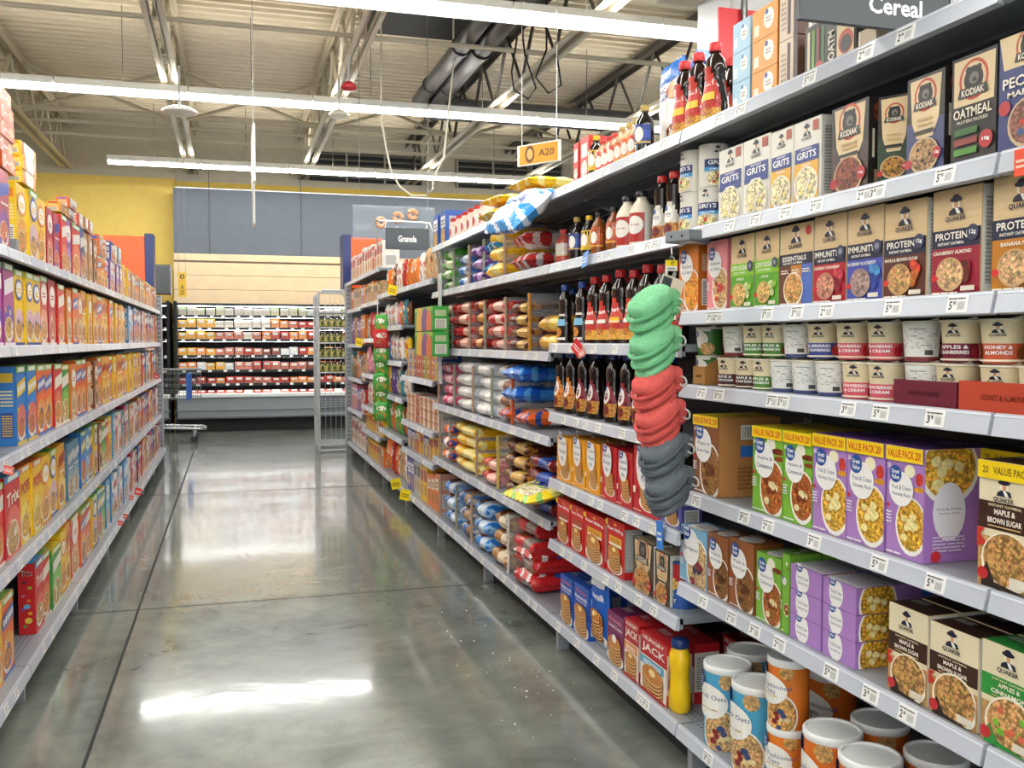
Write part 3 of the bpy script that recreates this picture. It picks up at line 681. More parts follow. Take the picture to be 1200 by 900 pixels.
kind('qprc', OB, 'box', 'crimson PROTEIN oatmeal box', quaker('PROTEIN', '', 'CRANBERRY ALMOND', '#9a1c34', '#cfa878', ('#8a1020', '#6a2a1c')), '#c9a870', nutri)
kind('qprb', OB, 'box', 'amber PROTEIN oatmeal box', quaker('PROTEIN', '', 'BANANA NUT', '#c07a1c', '#cfa878', ('#e8c860', '#a86a2a')), '#c9a870', nutri)
kind('gritb', 'grits_box', 'box', 'white GRITS box with blue band', grits('#33468e', '#33468e'), '#efeadf', nutri)
kind('grity', 'grits_box', 'box', 'white GRITS box with yellow bottom', grits('#33468e', '#eeb440'), '#efeadf', nutri)
kind('kodb', 'oatmeal_box', 'box', 'brown bear-badge oatmeal box', kodiak('#4a3a34', '#8a4a34'), '#26221f', kod_side)
kind('kodg', 'oatmeal_box', 'box', 'green bear-badge oatmeal box turned aside', kodiak('#3a4a3a', '#a87a3a'), '#26221f', kod_side)
kind('kodp', 'oatmeal_box', 'box', 'blue-violet bear-badge oatmeal box', kodiak('#454a72', '#a8845a'), '#26221f', kod_side)
kind('kodo', 'oatmeal_box', 'box', 'black bear-badge OATMEAL box', kodiak('#2c2a28', '#a8845a', True), '#26221f', kod_side)
def pecan(f):
    f.rect(0, 0, 1, 1, '#3d4478'); f.poly([(.0, 1), (1, 1), (.9, .72), (.1, .72)], '#e0c79c'); bear(f, .6, .88, .24); f.text('PECAN', .5, .6, .8, .09, '#efe6d2'); f.text('MAPLE', .5, .5, .6, .05, '#efe6d2')
    f.ell(.15, .4, .12, .12, '#b8353a'); bowl(f, .62, .24, .4, .4, '#8a5a4a', 5, '#c9b08a', ('#3a5a8a', '#c8402a'), 6, .14)
kind('kodn', 'oatmeal_box', 'box', 'navy bear-badge oatmeal box with bowl', pecan, '#2c3160', kod_side)
cinn = [(.85, .86, .2, .16, '#f0ead8', 0), (.82, .78, .16, .05, '#8a3a1c', .5), (.8, .72, .18, .05, '#9a451e', .5)]
kind('gvac', OB, 'box', 'green value-pack oatmeal box with cinnamon', gvfront('#7cb83a', ('Apples &', 'Cinnamon'), '#b0632a', bits=('#e8d9a8', '#7a3414'), value='VALUE PACK 20!', corner=[(.6, .8, .16, .14, '#f2eeda', 0), (.85, .74, .2, .06, '#7a2f16', .5), (.9, .66, .16, .05, '#93451f', .5)]), '#74ae36', None, top_plain('#f3d21a'), .20)
kind('gvfc', OB, 'box', 'purple value-pack oatmeal box with banana bowl', gvfront('#ab7fc4', ('Fruit & Cream', 'Variety Pack'), '#d8a63a', bits=('#f2e2a0',), value='VALUE PACK 20!', corner=[(.62, .79, .14, .12, '#f3ecc8', 0), (.88, .73, .1, .12, '#c8382a', .3), (.88, .64, .14, .05, '#e0a030', .5)], nb=8), '#a476be', None, top_plain('#6a3f8a'), .20)
def fc_side(f):
    bowl(f, .55 if False else .3, .82, .36, .36, '#d8a63a', 7, '#f3efe8', ('#f2e2a0',), 5, .2, x_lo=.01); f.ell(.3, .45, .2, .3, '#eeeaf2'); f.text('Fruit & Cream', .3, .475, .3, .022, '#33407a', bold=False); f.text('Variety Pack', .3, .435, .26, .02, '#33407a', bold=False); f.rect(.86, .62, .98, .97, '#3a7ac8'); f.lines(.1, .1, .5, .25, 5, '#d8c8e4'); f.ell(.14, .06, .06, .06, '#cf2c3a')
kind('gvfcn', OB, 'box', 'purple value-pack oatmeal box with its side showing', K['gvfc'][3], '#a476be', fc_side, top_plain('#6a3f8a'), .20)
def card_side(f):
    f.rect(.01, .005, .99, .995, '#b07a48'); f.rect(.35, .72, .62, .9, '#e9e6df'); f.rect(.35, .5, .7, .64, '#2f6fc8')
    for i in range(8): f.rect(.38+i*.03, .74, .39+i*.03, .88, '#333')
    f.lines(.3, .1, .8, .4, 6, '#8a5c34')
kind('gvmb20', OB, 'box', 'brown value-pack oatmeal box with cardboard side', gvfront('#8a5230', ('Maple &', 'Brown Sugar'), '#9a6a34', value='VALUE PACK 20!', bits=('#6a3414',)), '#a06a3a', card_side, top_plain('#e8d020'), .20)
kind('q20', OB, 'box', 'tall maple value-pack box with yellow top', lambda f: q20(f, value='20   VALUE PACK'), '#c9a870', nutri, top_plain('#5a3a20'), .12)
kind('qmaple', OB, 'box', 'cream oatmeal box with brown MAPLE band', q20, '#d8c090', nutri, top_plain('#3c231a'))
kind('qapple', OB, 'box', 'cream oatmeal box with green APPLES band', lambda f: q20(f, ('APPLES &', 'CINNAMON'), '#2f8f3a', '#c99a62', '#b9905a', bits=('#7cb83a', '#d86a4a')), '#d8c090', nutri, top_plain('#2f8f3a'))
kind('gvorig', OB, 'box', 'light blue Original oatmeal box', gvfront('#7fb4d4', ('Original',), '#c8a878', bits=('#8a2c3a', '#3a3a5a')), '#74aacc', None, top_plain('#74aacc', 1), .09)
kind('gvmb', OB, 'box', 'brown maple oatmeal box with white oval', gvfront('#94582e', ('Maple &', 'Brown Sugar'), '#8a5c2c', bits=('#5a2c10',)), '#8a5028', None, top_plain('#8a5028', 1), .09)
kind('gvap', OB, 'box', 'green apple oatmeal box with white oval', gvfront('#79b23a', ('Apples &', 'Cinnamon'), '#a8622a', bits=('#e8d9a8', '#7a3414'), corner=[(.6, .88, .16, .14, '#f2eeda', 0), (.85, .82, .2, .06, '#7a2f16', .5)]), '#6fa634', None, top_plain('#6fa634', 1), .09)
def flatpurple(f): f.rect(0, 0, 1, 1, '#ab7fc4'); oval_label(f, .4, .52, .22, .28, ('Fruit & Cream', 'Variety Pack')); 
def flatp_side(f): f.rect(.01, .01, .99, .99, '#a476be'); bowl(f, .25, .32, .22, .28, '#c8962f', 7, '#f3efe8', ('#f2e2a0',), 5, .2, y_lo=.01, x_lo=.01); f.rect(.75, .5, .98, .8, '#3a7ac8')
def flatp_top(f): f.rect(.02, .02, .98, .98, '#e6e2ea'); f.lines(.08, .1, .92, .9, 14, '#b9b4c4', 3)
kind('flatp', OB, 'box', 'purple oatmeal box lying flat', flatpurple, '#a476be', flatp_side, flatp_top, .20)
def flatgen(c, c2):
    def fn(f): f.rect(0, 0, 1, 1, c); f.ell(.66, .55, .2, .22, '#f3efe8'); f.ell(.58, .78, .06, .06, '#1b4f9c'); f.rect(.08, .15, .28, .5, c2); f.lines(.55, .45, .78, .65, 2, '#aa9a98')
    return fn
kind('flatb', OB, 'box', 'light blue oatmeal box lying flat', flatgen('#a4c9de', '#e8eef2'), '#9cc2d8', None, None, .2)
kind('flato', OB, 'box', 'orange oatmeal box lying flat', flatgen('#e8962c', '#f3e2c2'), '#e08c24', None, None, .2)
def flatk(f): f.rect(0, 0, 1, 1, '#d8c4ae'); f.rect(.45, .08, .62, .92, '#4a2a2c'); f.rect(.78, 0, 1, 1, '#3a2422'); f.lines(.1, .2, .4, .8, 6, '#a89078')
kind('flatk', OB, 'box', 'beige and brown oatmeal box lying flat', flatk, '#6a4a3c', None, None, .2)
def kodlying(f):
    f.rect(0, 0, 1, 1, '#3a342e'); f.rect(.3, 0, .98, 1, '#37332e')
    for i, c in enumerate(('#cfc6a2', '#6aa034', '#8a3a34', '#3c6a34')): f.rect(.05+i*.1, .15, .1+i*.1, .9, c)
    f.ell(.3, .15, .08, .08, '#c04038'); f.text('OATM', .54, .45, .55*f.H/f.W, .13*f.W/f.H, '#efe6d2', rot=math.pi/2) ; f.rect(.65, .03, .97, .92, '#e0c79c'); f.ell(.82, .4, .14, .14, '#c4523c'); f.ell(.82, .36, .1, .1, '#2e2c2b')
kind('kodl', OB, 'box', 'dark bear-badge oatmeal case lying on its side', kodlying, '#37332e', None, None, .2)
kind('beige', OB, 'box', 'plain beige oatmeal case', lambda f: (f.rect(0, 0, 1, 1, '#cdb898'), f.rect(.05, .0, .12, 1, '#efe9dc')), '#cdb898', None, None, .2)
# pancake mixes
def pm(base, labs):
    def fn(f):
        f.rect(0, 0, 1, 1, base); cakes(f, .56, .18, .27, 8, .04); oval_label(f, .46, .74, .3, .42, labs); f.rect(.06, .3, .16, .4, '#f0e0c0') ; f.lines(.05, .05, .4, .08, 1, '#f4e8c8')
    return fn
kind('gvwaf', 'pancake_mix_box', 'box', 'yellow pancake mix box with white oval', pm('#eca21e', ('Complete', 'Pancake', 'Mix')), '#e59a1a', None, top_plain('#e59a1a'), .07)
kind('gvbut', 'pancake_mix_box', 'box', 'red buttermilk pancake mix box with white oval', pm('#c4262e', ('Buttermilk', 'Pancake', 'Mix')), '#b92028', None, top_plain('#b92028'), .07)
kind('gvblu', 'pancake_mix_box', 'box', 'violet-blue pancake mix box with white oval', pm('#5a5aa4', ('Pancake', 'Mix')), '#50509a', None, top_plain('#50509a'), .07)
def pearl(band):
    def fn(f):
        f.rect(0, 0, 1, 1, '#cf201f'); f.text('Pearl Milling', .5, .82, .86, .075, '#fff'); f.poly([(.42, .9), (.58, .9), (.5, .96)], '#e8c030')
        f.rect(.16, .58, .86, .7, band); f.rect(.16, .53, .86, .575, '#f4f0e6'); f.lines(.25, .6, .78, .68, 2, '#b06a1c'); cakes(f, .5, .16, .34, 6, .052); f.rect(.02, .88, .16, .98, '#eec02a')
    return fn
kind('pearl', 'pancake_mix_box', 'box', 'red pancake mix box with yellow panel', pearl('#eeb42a'), '#c81c1c', lambda f: (f.rect(.01, .14, .99, .9, '#a8a7a4'), f.lines(.1, .2, .9, .85, 16, '#c8c7c4')), top_plain('#b81818'), .07)
kind('pearlb', 'pancake_mix_box', 'box', 'red pancake mix box with brown panel', pearl('#a8382a'), '#c81c1c', None, top_plain('#b81818'), .07)
def blue_mix(f): f.rect(0, 0, 1, 1, '#1d56b8'); f.text('Krusteaz', .5, .88, .7, .07, '#e05a5a'); f.text('Buttermilk', .5, .76, .84, .075, '#fff'); f.text('PANCAKE MIX', .5, .68, .7, .03, '#fff'); cakes(f, .5, .13, .42, 7, .06)
kind('krust', 'pancake_mix_box', 'box', 'blue buttermilk pancake mix box', blue_mix, '#1d56b8', None, top_plain('#1a4ea8', 0), .07)
def purp_mix(f): f.rect(0, 0, 1, 1, '#7c2a5e'); f.text('Krusteaz', .5, .87, .75, .07, '#e88aa0'); f.text('Sweet Cream', .5, .74, .8, .07, '#f4e8f0'); cakes(f, .5, .12, .4, 6, .06); f.ell(.5, .52, .12, .1, '#fff')
kind('krustp', 'pancake_mix_box', 'box', 'plum pancake mix box', purp_mix, '#73265a', None, top_plain('#73265a', 0), .09)
def hj(c):
    def fn(f):
        f.rect(0, 0, 1, 1, '#f0e8da'); f.rect(0, .62, 1, 1, '#b81c24'); f.text('HUNGRY', .5, .93, .8, .07, '#f4f0e6'); f.text('JACK', .5, .76, .88, .17, '#f4f0e6'); f.rect(0, .46, .9, .6, c); f.lines(.12, .49, .8, .57, 2, '#fff'); cakes(f, .5, .1, .4, 5, .06); f.rect(0, 0, 1, .05, '#b81c24')
    return fn
hjs = lambda f: (f.rect(.01, .2, .99, .86, '#d8d2c6'), f.lines(.1, .25, .9, .8, 14, '#777'), f.rect(.01, 0, .99, .2, '#b81c24'))
kind('hj', 'pancake_mix_box', 'box', 'red and white JACK pancake mix box', hj('#e08a3a'), '#b81c24', hjs, top_plain('#c82a30'), .09)
kind('hjb', 'pancake_mix_box', 'box', 'JACK box with light blue strip', hj('#5aa8c8'), '#b81c24', hjs, top_plain('#c82a30'), .09)
kind('kodmix', 'pancake_mix_box', 'box', 'dark bear-badge pancake mix box', kodiak('#5a4634', '#c08a4a'), '#2c2824', nutri, top_plain('#b8a98a'), .07)
def plain(base, c2):
    def fn(f): f.rect(0, 0, 1, 1, base); f.rect(.15, .55, .85, .85, c2); f.lines(.2, .6, .8, .8, 3, '#eee'); bowl(f, .5, .28, .36, .4, c2, 4)
    return fn
kind('redbox', 'candy_box', 'box', 'slim red candy box', plain('#d8302a', '#f0e0d0'), '#d8302a')
kind('hjrow', 'pancake_mix_box', 'box', 'dark red JACK box', hj('#5a3a3a'), '#7a1c24', None, top_plain('#7a1c24'), .09)

def get_box(kn, w, h, d=None):
    o, cat, desc, fr, base, side, top, dd, m = K[kn]; d = d or dd; w, h = q5(w), q5(h)
    return cached((kn, w, h, d), lambda: Proto(o, cat, desc, carton(w, h, d, base, fr, side, top, m=m)))
def rowR(z, where, group, ents, X=1.325, deep=1, gap=.002):
    for e in ents:
        px0, px1, ytop, kn = e[:4]; opt = e[4] if len(e) > 4 else {}
        Xf = X+opt.get('dx', 0); ya, zt_ = atx(px0, ytop, Xf); yb, _ = atx(px1, ytop, Xf); w = ya-yb-gap
        p = get_box(kn, w, max(.04, zt_-z), opt.get('d')); d = opt.get('d') or K[kn][7]
        n = opt.get('stack', 1)
        if n > 1:
            h = q5((zt_-z)/n); p = get_box(kn, w, h, opt.get('d'))
        for dp in range(opt.get('deep', deep)):
            for s_ in range(n):
                wh = f'{nth(where)} along {where}' if dp == 0 else f'{nth(where+"b")} behind the front of {where[4:]}'
                put(p, Xf+dp*(d+.007), (ya+yb)/2, z+s_*(q5((zt_-z)/n)+.0015)+.0006, RZ_R+opt.get('rz', 0), wh, group)

G_O = 'oatmeal boxes on the shelves beside the picture edge'
rowR(1.407, 'the third oatmeal shelf', 'oatmeal boxes on the third shelf', [
    (796, 819, 289, 'gvpeach'), (829, 853, 284, 'gvstraw'), (857, 885, 279, 'qlow'), (886, 914, 272, 'qlow'), (915, 954, 266, 'qess'), (955, 993, 256, 'qimr'),
    (994, 1037, 248, 'qimb'), (1038, 1087, 240, 'qprm'), (1094, 1152, 226, 'qprc'), (1165, 1236, 207, 'qprb')], X=1.33)
rowR(1.650, 'the second oatmeal shelf', 'grits and oatmeal boxes on the second shelf', [
    (843, 871, 178, 'gritb'), (872, 903, 167, 'gritb'), (904, 930, 157, 'grity'), (931, 963, 146, 'grity'), (975, 1019, 130, 'kodb'), (1036, 1062, 116, 'kodg', dict(rz=.5, dx=.02)),
    (1064, 1108, 97, 'kodp'), (1116, 1170, 72, 'kodo'), (1172, 1232, 47, 'kodn')], X=1.33)
for i_, (px, kn, rz) in enumerate(((862, 'gritb', 0), (888, 'gritb', 0), (922, 'grity', 0), (948, 'gritb', 0))):
    y_, _ = atx(px, 200, 1.43); put(get_box(kn, .12, .24), 1.425, y_, 1.6506, RZ_R, f'{ORD[i_]} behind the front of the second oatmeal shelf', 'grits boxes behind the front row')
rowR(1.948, 'the top oatmeal shelf', 'flat cases on the top shelf', [
    (859, 880, 33, 'flatb', dict(stack=3)), (882, 912, 15, 'flato', dict(stack=3)), (914, 936, -8, 'flatk', dict(stack=2)), (944, 1004, 36, 'kodl'), (1006, 1027, 38, 'beige')], X=1.34)
rowR(.873, 'the fifth oatmeal shelf', 'value-pack oatmeal boxes on the fifth shelf', [
    (813, 843, 486, 'gvmb20'), (883, 918, 498, 'gvac'), (919, 953, 503, 'gvac'), (954, 993, 507, 'gvfc'), (994, 1038, 514, 'gvfc'), (1040, 1085, 521, 'gvfcn'), (1148, 1215, 537, 'q20')], X=1.32)
rowR(.873, 'the rear of the fifth oatmeal shelf', 'value-pack oatmeal boxes on the fifth shelf', [(1150, 1215, 525, 'q20', dict(dx=.14)), (1070, 1105, 524, 'gvfc', dict(dx=.21)), (884, 920, 498, 'gvac', dict(dx=.21))], X=1.32)
rowR(.588, 'the sixth oatmeal shelf', 'oatmeal boxes on the sixth shelf', [
    (797, 829, 613, 'gvorig'), (830, 854, 622, 'gvmb'), (855, 884, 628, 'gvmb'), (887, 916, 645, 'gvap', dict(deep=2)), (917, 926, 649, 'gvap', dict(deep=2)), (927, 963, 659, 'flatp', dict(stack=3, d=.23)), (965, 1004, 679, 'flatp', dict(stack=3, d=.23)),
    (1042, 1089, 705, 'qmaple', dict(deep=3)), (1091, 1148, 726, 'qmaple', dict(deep=3)), (1151, 1222, 747, 'qapple', dict(deep=2))], X=1.32)
# pancake bay
rowR(.735, 'the fifth pancake shelf', 'pancake mix boxes on the fifth shelf', [
    (653, 670, 510, 'gvwaf', dict(deep=2)), (671, 686, 513, 'gvwaf', dict(deep=2)), (687, 703, 517, 'gvwaf', dict(deep=2)), (705, 723, 521, 'gvbut', dict(deep=2)), (724, 742, 527, 'gvbut', dict(deep=2)), (743, 773, 521, 'gvbut'), (774, 799, 565, 'gvblu')], X=1.32)
rowR(.472, 'the sixth pancake shelf', 'pancake mix boxes on the sixth shelf', [
    (653, 668, 583, 'pearlb', dict(deep=2)), (669, 684, 590, 'pearlb', dict(deep=2)), (685, 709, 597, 'pearl', dict(deep=2)), (711, 732, 606, 'pearl'), (742, 766, 628, 'kodmix', dict(deep=2)), (768, 785, 642, 'kodmix')], X=1.32)
rowR(.145, 'the bottom pancake shelf', 'pancake mix boxes on the bottom shelf', [
    (657, 671, 671, 'krust', dict(deep=3)), (673, 690, 682, 'krust', dict(deep=3)), (712, 731, 713, 'krustp', dict(deep=2)), (732, 749, 722, 'hj', dict(deep=2)), (751, 782, 738, 'hjb', dict(deep=2))], X=1.32)
rowR(.145, 'the rear of the bottom oat shelf', 'dark boxes behind the oat canisters', [(826, 846, 742, 'hjrow', dict(dx=.22)), (847, 870, 742, 'hjrow', dict(dx=.22))], X=1.32)
rowR(1.948, 'the top shelf above the syrup', 'slim boxes on the top shelf', [(672, 678, 170, 'redbox'), (680, 690, 163, 'redbox')], X=1.34)

# ---------------------------------------------------------------- round goods
def cylface(mm, r, z0, h, arc, m='card', a0=0, nx=18, cx=0, cy=0, sy=1, rz=None):
    return Face(mm, lambda x, y, e: ((cx+((rz(y) if rz else r)+e*1.6+.0005)*math.sin((x-arc/2)/r+a0)), cy-((rz(y) if rz else r)+e*1.6+.0005)*math.cos((x-arc/2)/r+a0)*sy, z0+y), arc, h, m, nx)
def canister(r, h, base, labs, food, lid='#eef0f0'):
    mm = M(); mm.lathe([(r*.98, 0), (r, .004), (r, h-.012)], base, 'card', 36)
    f = cylface(mm, r, 0, h-.012, r*2.9, nx=24, a0=-.1)
    f.rect(0, .96, 1, 1, '#f0ede6'); f.ell(.72, .88, .12, .12, food, .8); bowl(f, .62, .22, .3, .38, food, 5, '#f3efe8', ('#8a2a2a', '#3a4a7a', '#e9d8a0'), 8, .16)
    f.ell(.42, .6, .32, .26, '#f1eee8'); 
    for i, t in enumerate(labs): f.text(t, .44, .66-i*.09, .055*len(t), .065, '#2f4f86', bold=False)
    gv_logo(f, .2, .83, .12); f.lines(.3, .50, .6, .53, 1, '#c8a060')
    l = M(); l.lathe([(r*1.02, h-.02), (r*1.045, h-.018), (r*1.045, h-.003), (r*1.01, h), (r*.93, h), (r*.92, h-.005), (.01, h-.005)], lid, 'plastic', 28)
    return Proto('oat_canister', 'canister', '', mm, [('lid', l, 'round white plastic lid')])
CB = canister(.067, .24, '#4aa3cc', ('Quick Oats',), '#cfa870'); CO = canister(.067, .24, '#dd6f22', ('Old Fashioned', 'Oats'), '#cfa060'); CS = canister(.052, .18, '#e07a26', ('Old Fashioned', 'Oats'), '#d0a05a')
for p, x, y, z, rz, ds in (
    (CB, 1.375, 2.41, .145, -.1, 'blue Quick Oats canister beside the yellow squeeze bottle'), (CB, 1.50, 2.495, .145, .1, 'blue Quick Oats canister set back between two front blue ones'),
    (CB, 1.375, 2.248, .145, -.35, 'blue Quick Oats canister touching the small orange stack'), (CS, 1.375, 2.098, .145, 0, 'small orange oat canister underneath another one'),
    (CS, 1.375, 2.098, .3255, -.25, 'small orange oat canister standing on top of another one'), (CO, 1.63, 2.27, .145, -.2, 'orange Old Fashioned Oats canister back under the purple boxes'),
    (CO, 1.38, 1.916, .145, -.5, 'orange oat canister with white lid in front of a shaded one'), (CO, 1.53, 1.935, .145, 0, 'orange oat canister with shaded lid deep under the shelf'),
    (CO, 1.375, 1.77, .145, -.4, 'orange oat canister whose white lid touches the picture bottom'), (CO, 1.525, 1.735, .145, 0, 'orange oat canister below the brown-banded maple boxes'),
    (CO, 1.375, 1.625, .145, 0, 'orange oat canister cut off by the picture corner')):
    put(p, x, y, z+.0006, RZ_R+rz+.6, '', 'oat canisters on the bottom shelf', desc=ds)
def gritcan():
    r, h = .043, .125; mm = M(); mm.lathe([(r*.98, 0), (r, .004), (r, h-.006)], '#e6e1d6', 'card', 24)
    f = cylface(mm, r, 0, h, r*2.8, nx=20); f.rect(.16, .42, .8, .64, '#26306e'); f.text('GRITS', .5, .56, .5, .1, '#fff'); f.rect(.16, .36, .8, .45, '#3f9fd6'); f.text('5 MINUTE', .5, .405, .4, .04, '#fff')
    emblem(f, .48, .82, .09, False, '#33363c'); bowl(f, .5, .18, .28, .2, '#e3d29a', 3, '#f3efe6', ('#c8402a', '#7aa04a'), 5, .14)
    l = M(); l.lathe([(r*1.01, h-.008), (r*1.02, h-.006), (r*1.02, h), (r*.93, h+.001), (r*.9, h-.003), (.01, h-.003)], '#dcd8cf', 'plastic', 24)
    return Proto('grits_canister', 'canister', '', mm, [('lid', l, None)])
GC = gritcan()
for x, px, z, w in ((1.375, 814, 1.65, 'lower'), (1.375, 814, 1.7765, 'upper'), (1.385, 836, 1.65, 'lower'), (1.385, 836, 1.7765, 'upper'), (1.475, 838, 1.65, 'rear'), (1.475, 838, 1.7765, 'upper rear')):
    y, _ = atx(px, 200, x); y = y if w != 'under' else y
    put(GC, x, y, z+.0006, RZ_R+(.1 if px < 830 else 1.4 if px == 836 and z > 1.7 else .6), '', 'grits canisters on the second shelf', desc=f'round white GRITS canister, {w} one of the {"stack next to the syrup bottles" if px == 814 else "stack beside the grits boxes" if px < 850 else "stack behind the grits boxes"}')

# cups of instant oatmeal
def cup(base, top, txt, kindd=0):
    h = .083; r0, r1 = .034, .041; prof = lambda y: r0+(r1-r0)*min(1, max(0, y/h)); mm = M(); mm.lathe([(r0, 0), (r1, h-.005)], '#e6d7b2' if not kindd else '#e9e8e4', 'card', 22)
    f = cylface(mm, .036, 0, h-.006, .036*3.6, nx=22, rz=prof)
    if kindd == 0:
        f.rect(0, 0, 1, .48, base); emblem(f, .5, .78, .085, True, '#2a2a3a'); f.text(txt[0], .5, .39, min(.42, .05*len(txt[0])), .09, '#fff'); f.text(txt[1], .5, .26, min(.42, .05*len(txt[1])), .09, '#fff'); f.ell(.8, .25, .07, .1, top, .4); f.ell(.17, .3, .08, .12, top, .4); f.rect(0, .05, 1, .1, '#f3e8d2')
        f.rect(.92, .1, 1, .9, '#dfe0dd')
    elif kindd == 1:
        f.rect(0, 0, 1, 1, base); f.rect(.15, .12, .85, 1, '#e6e5e0'); f.lines(.2, .35, .8, .9, 9, '#8a8a8e', 3); f.rect(.62, .17, .74, .3, '#444')
    else:
        f.rect(0, 0, 1, 1, base); f.ell(.45, .6, .2, .2, '#f0eee8'); f.ell(.62, .25, .18, .14, '#d8b070', .8); gv_logo(f, .34, .82, .08); f.rect(.36, .92, .7, .99, '#eee')
    l = M(); l.lathe([(r1, h-.005), (r1+.003, h-.004), (r1+.003, h-.001), (r1-.002, h), (.01, h+.0005)], '#e9e2cf', 'plastic', 22)
    l.fs([(r1*.6, -r1*.9, h), (r1*.95, -r1*.7, h+.006), (r1*.95, -r1*.4, h)], [(0, 1, 2)], '#d8d2c4', 0, 'plastic', False)
    return Proto('oatmeal_cup', 'cup', '', mm, [('foil_lid', l, None)])
CU = {'m': (cup('#4a241c', '#c8302a', ('MAPLE &', 'BROWN SUGAR')), 'brown maple oatmeal cup'), 'a': (cup('#4f8a2e', '#8a2f1c', ('APPLES &', 'CINNAMON')), 'green apple oatmeal cup'),
      'b': (cup('#3f4a9a', '#d8302a', ('BLUEBERRIES', 'STRAWBERRIES')), 'blue berry oatmeal cup'), 's': (cup('#e0606e', '#d02028', ('STRAWBERRIES', '& CREAM')), 'pink strawberry oatmeal cup'),
      'c': (cup('#7a1c34', '#a02030', ('APPLES &', 'CRANBERRIES')), 'maroon cranberry oatmeal cup'), 'h': (cup('#d0603a', '#8a4a24', ('HONEY &', 'ALMONDS')), 'orange almond oatmeal cup'),
      'n': (cup('#3f4a7a', 0, 0, 1), 'oatmeal cup showing its printed table'), 'N': (cup('#7a2c34', 0, 0, 1), 'red-edged oatmeal cup with printed table'), 'G': (cup('#3f7a34', 0, 0, 2), 'green oatmeal cup with white oval')}
def cups(z, X, lst, where):
    for px, k in lst:
        p, d = CU[k]; y = px if px < 10 else atx(px, 430, X)[0]
        put(p, X, y, z+.0006, RZ_R+.45+.1*math.sin(px*7), f'{nth(where)} along {where}', 'oatmeal cups on the fourth shelf', desc=d)
low = [(858, 'm'), (879, 'm'), (900, 'a'), (922, 'n'), (948, 'n'), (977, 'n'), (1009, 's'), (1041, 's')]
lowt = [(1.608, 'N'), (1.52, 'a'), (1.405, 'h'), (1.315, 'h'), (1.22, 'h')]
upp = [(864, 'N'), (888, 'a'), (911, 'a'), (937, 'n'), (966, 'b'), (1001, 's'), (1039, 's'), (1082, 'N'), (1128, 'c'), (1176, 'h'), (1.26, 'h')]
cups(1.19, 1.37, low, 'the lower tier of cups'); cups(1.193, 1.37, lowt, 'the front of the two trays'); cups(1.2785, 1.372, upp, 'the upper tier of cups')
cups(1.19, 1.462, [(atx(p, 430, 1.37)[0], k) for p, k in low], 'the rear lower tier of cups'); cups(1.193, 1.462, lowt, 'the rear of the two trays'); cups(1.2785, 1.464, [(p if p < 10 else atx(p, 430, 1.372)[0], k) for p, k in upp], 'the rear upper tier of cups')
def tray(px0, px1, h, col, txt, tcol, desc, hb=None, X=1.312, dp=.205, z=1.19):
    ya, _ = atx(px0, 450, X); yb, _ = atx(px1, 450, X); ya = ya if ya > 2.62 else min(ya, 2.566); w = ya-yb-.002; mm = M(); t = .003; hb = hb or h
    mm.box(-w/2, w/2, 0, t, 0, h, col, 'card', .0005); mm.box(-w/2, w/2, dp-t, dp, 0, hb, col, 'card', .0005); mm.box(-w/2, w/2, 0, dp, 0, .002, col, 'card', .0005)
    for s_ in (-w/2, w/2-t):
        mm.fs([(s_, t, 0), (s_+t, t, 0), (s_+t, dp, 0), (s_, dp, 0), (s_, t, h), (s_+t, t, h), (s_+t, dp, hb), (s_, dp, hb)], [(0, 3, 2, 1), (4, 5, 6, 7), (0, 4, 7, 3), (1, 2, 6, 5), (2, 3, 7, 6)], col, 0, 'card', False)
    f = Face(mm, flat((-w/2, 0, 0), (1, 0, 0), (0, 0, 1), (0, -1, 0)), w, h)
    if txt: f.text(txt, .5, .5, .5, .2, tcol, rot=0)
    o = link('display_tray', mm.mesh('display_tray'), None, (X, (ya+yb)/2, z+.0003), (0, 0, RZ_R)); tag(o, desc, 'tray'); return o
tray(1047, 1121, .052, '#6a1c30', 'APPLES & CRANBERRIES', '#4a1020', 'low maroon cardboard tray holding oatmeal cups')
tray(1123, 1240, .056, '#b8432c', 'HONEY & ALMONDS', '#7a2416', 'low brick-red cardboard tray holding oatmeal cups')
tray(804, 826, .055, '#a8793f', 'Great Value', '#3a2a18', 'brown cardboard tray with a tall slanted side beside the mitts', hb=.15, X=1.335, dp=.16)
yt = (atx(804, 450, 1.335)[0]+atx(826, 450, 1.335)[0])/2
cups(1.194, 1.384, [(yt, 'G')], 'the small cardboard tray'); cups(1.2785, 1.384, [(yt, 'G')], 'the small cardboard tray')

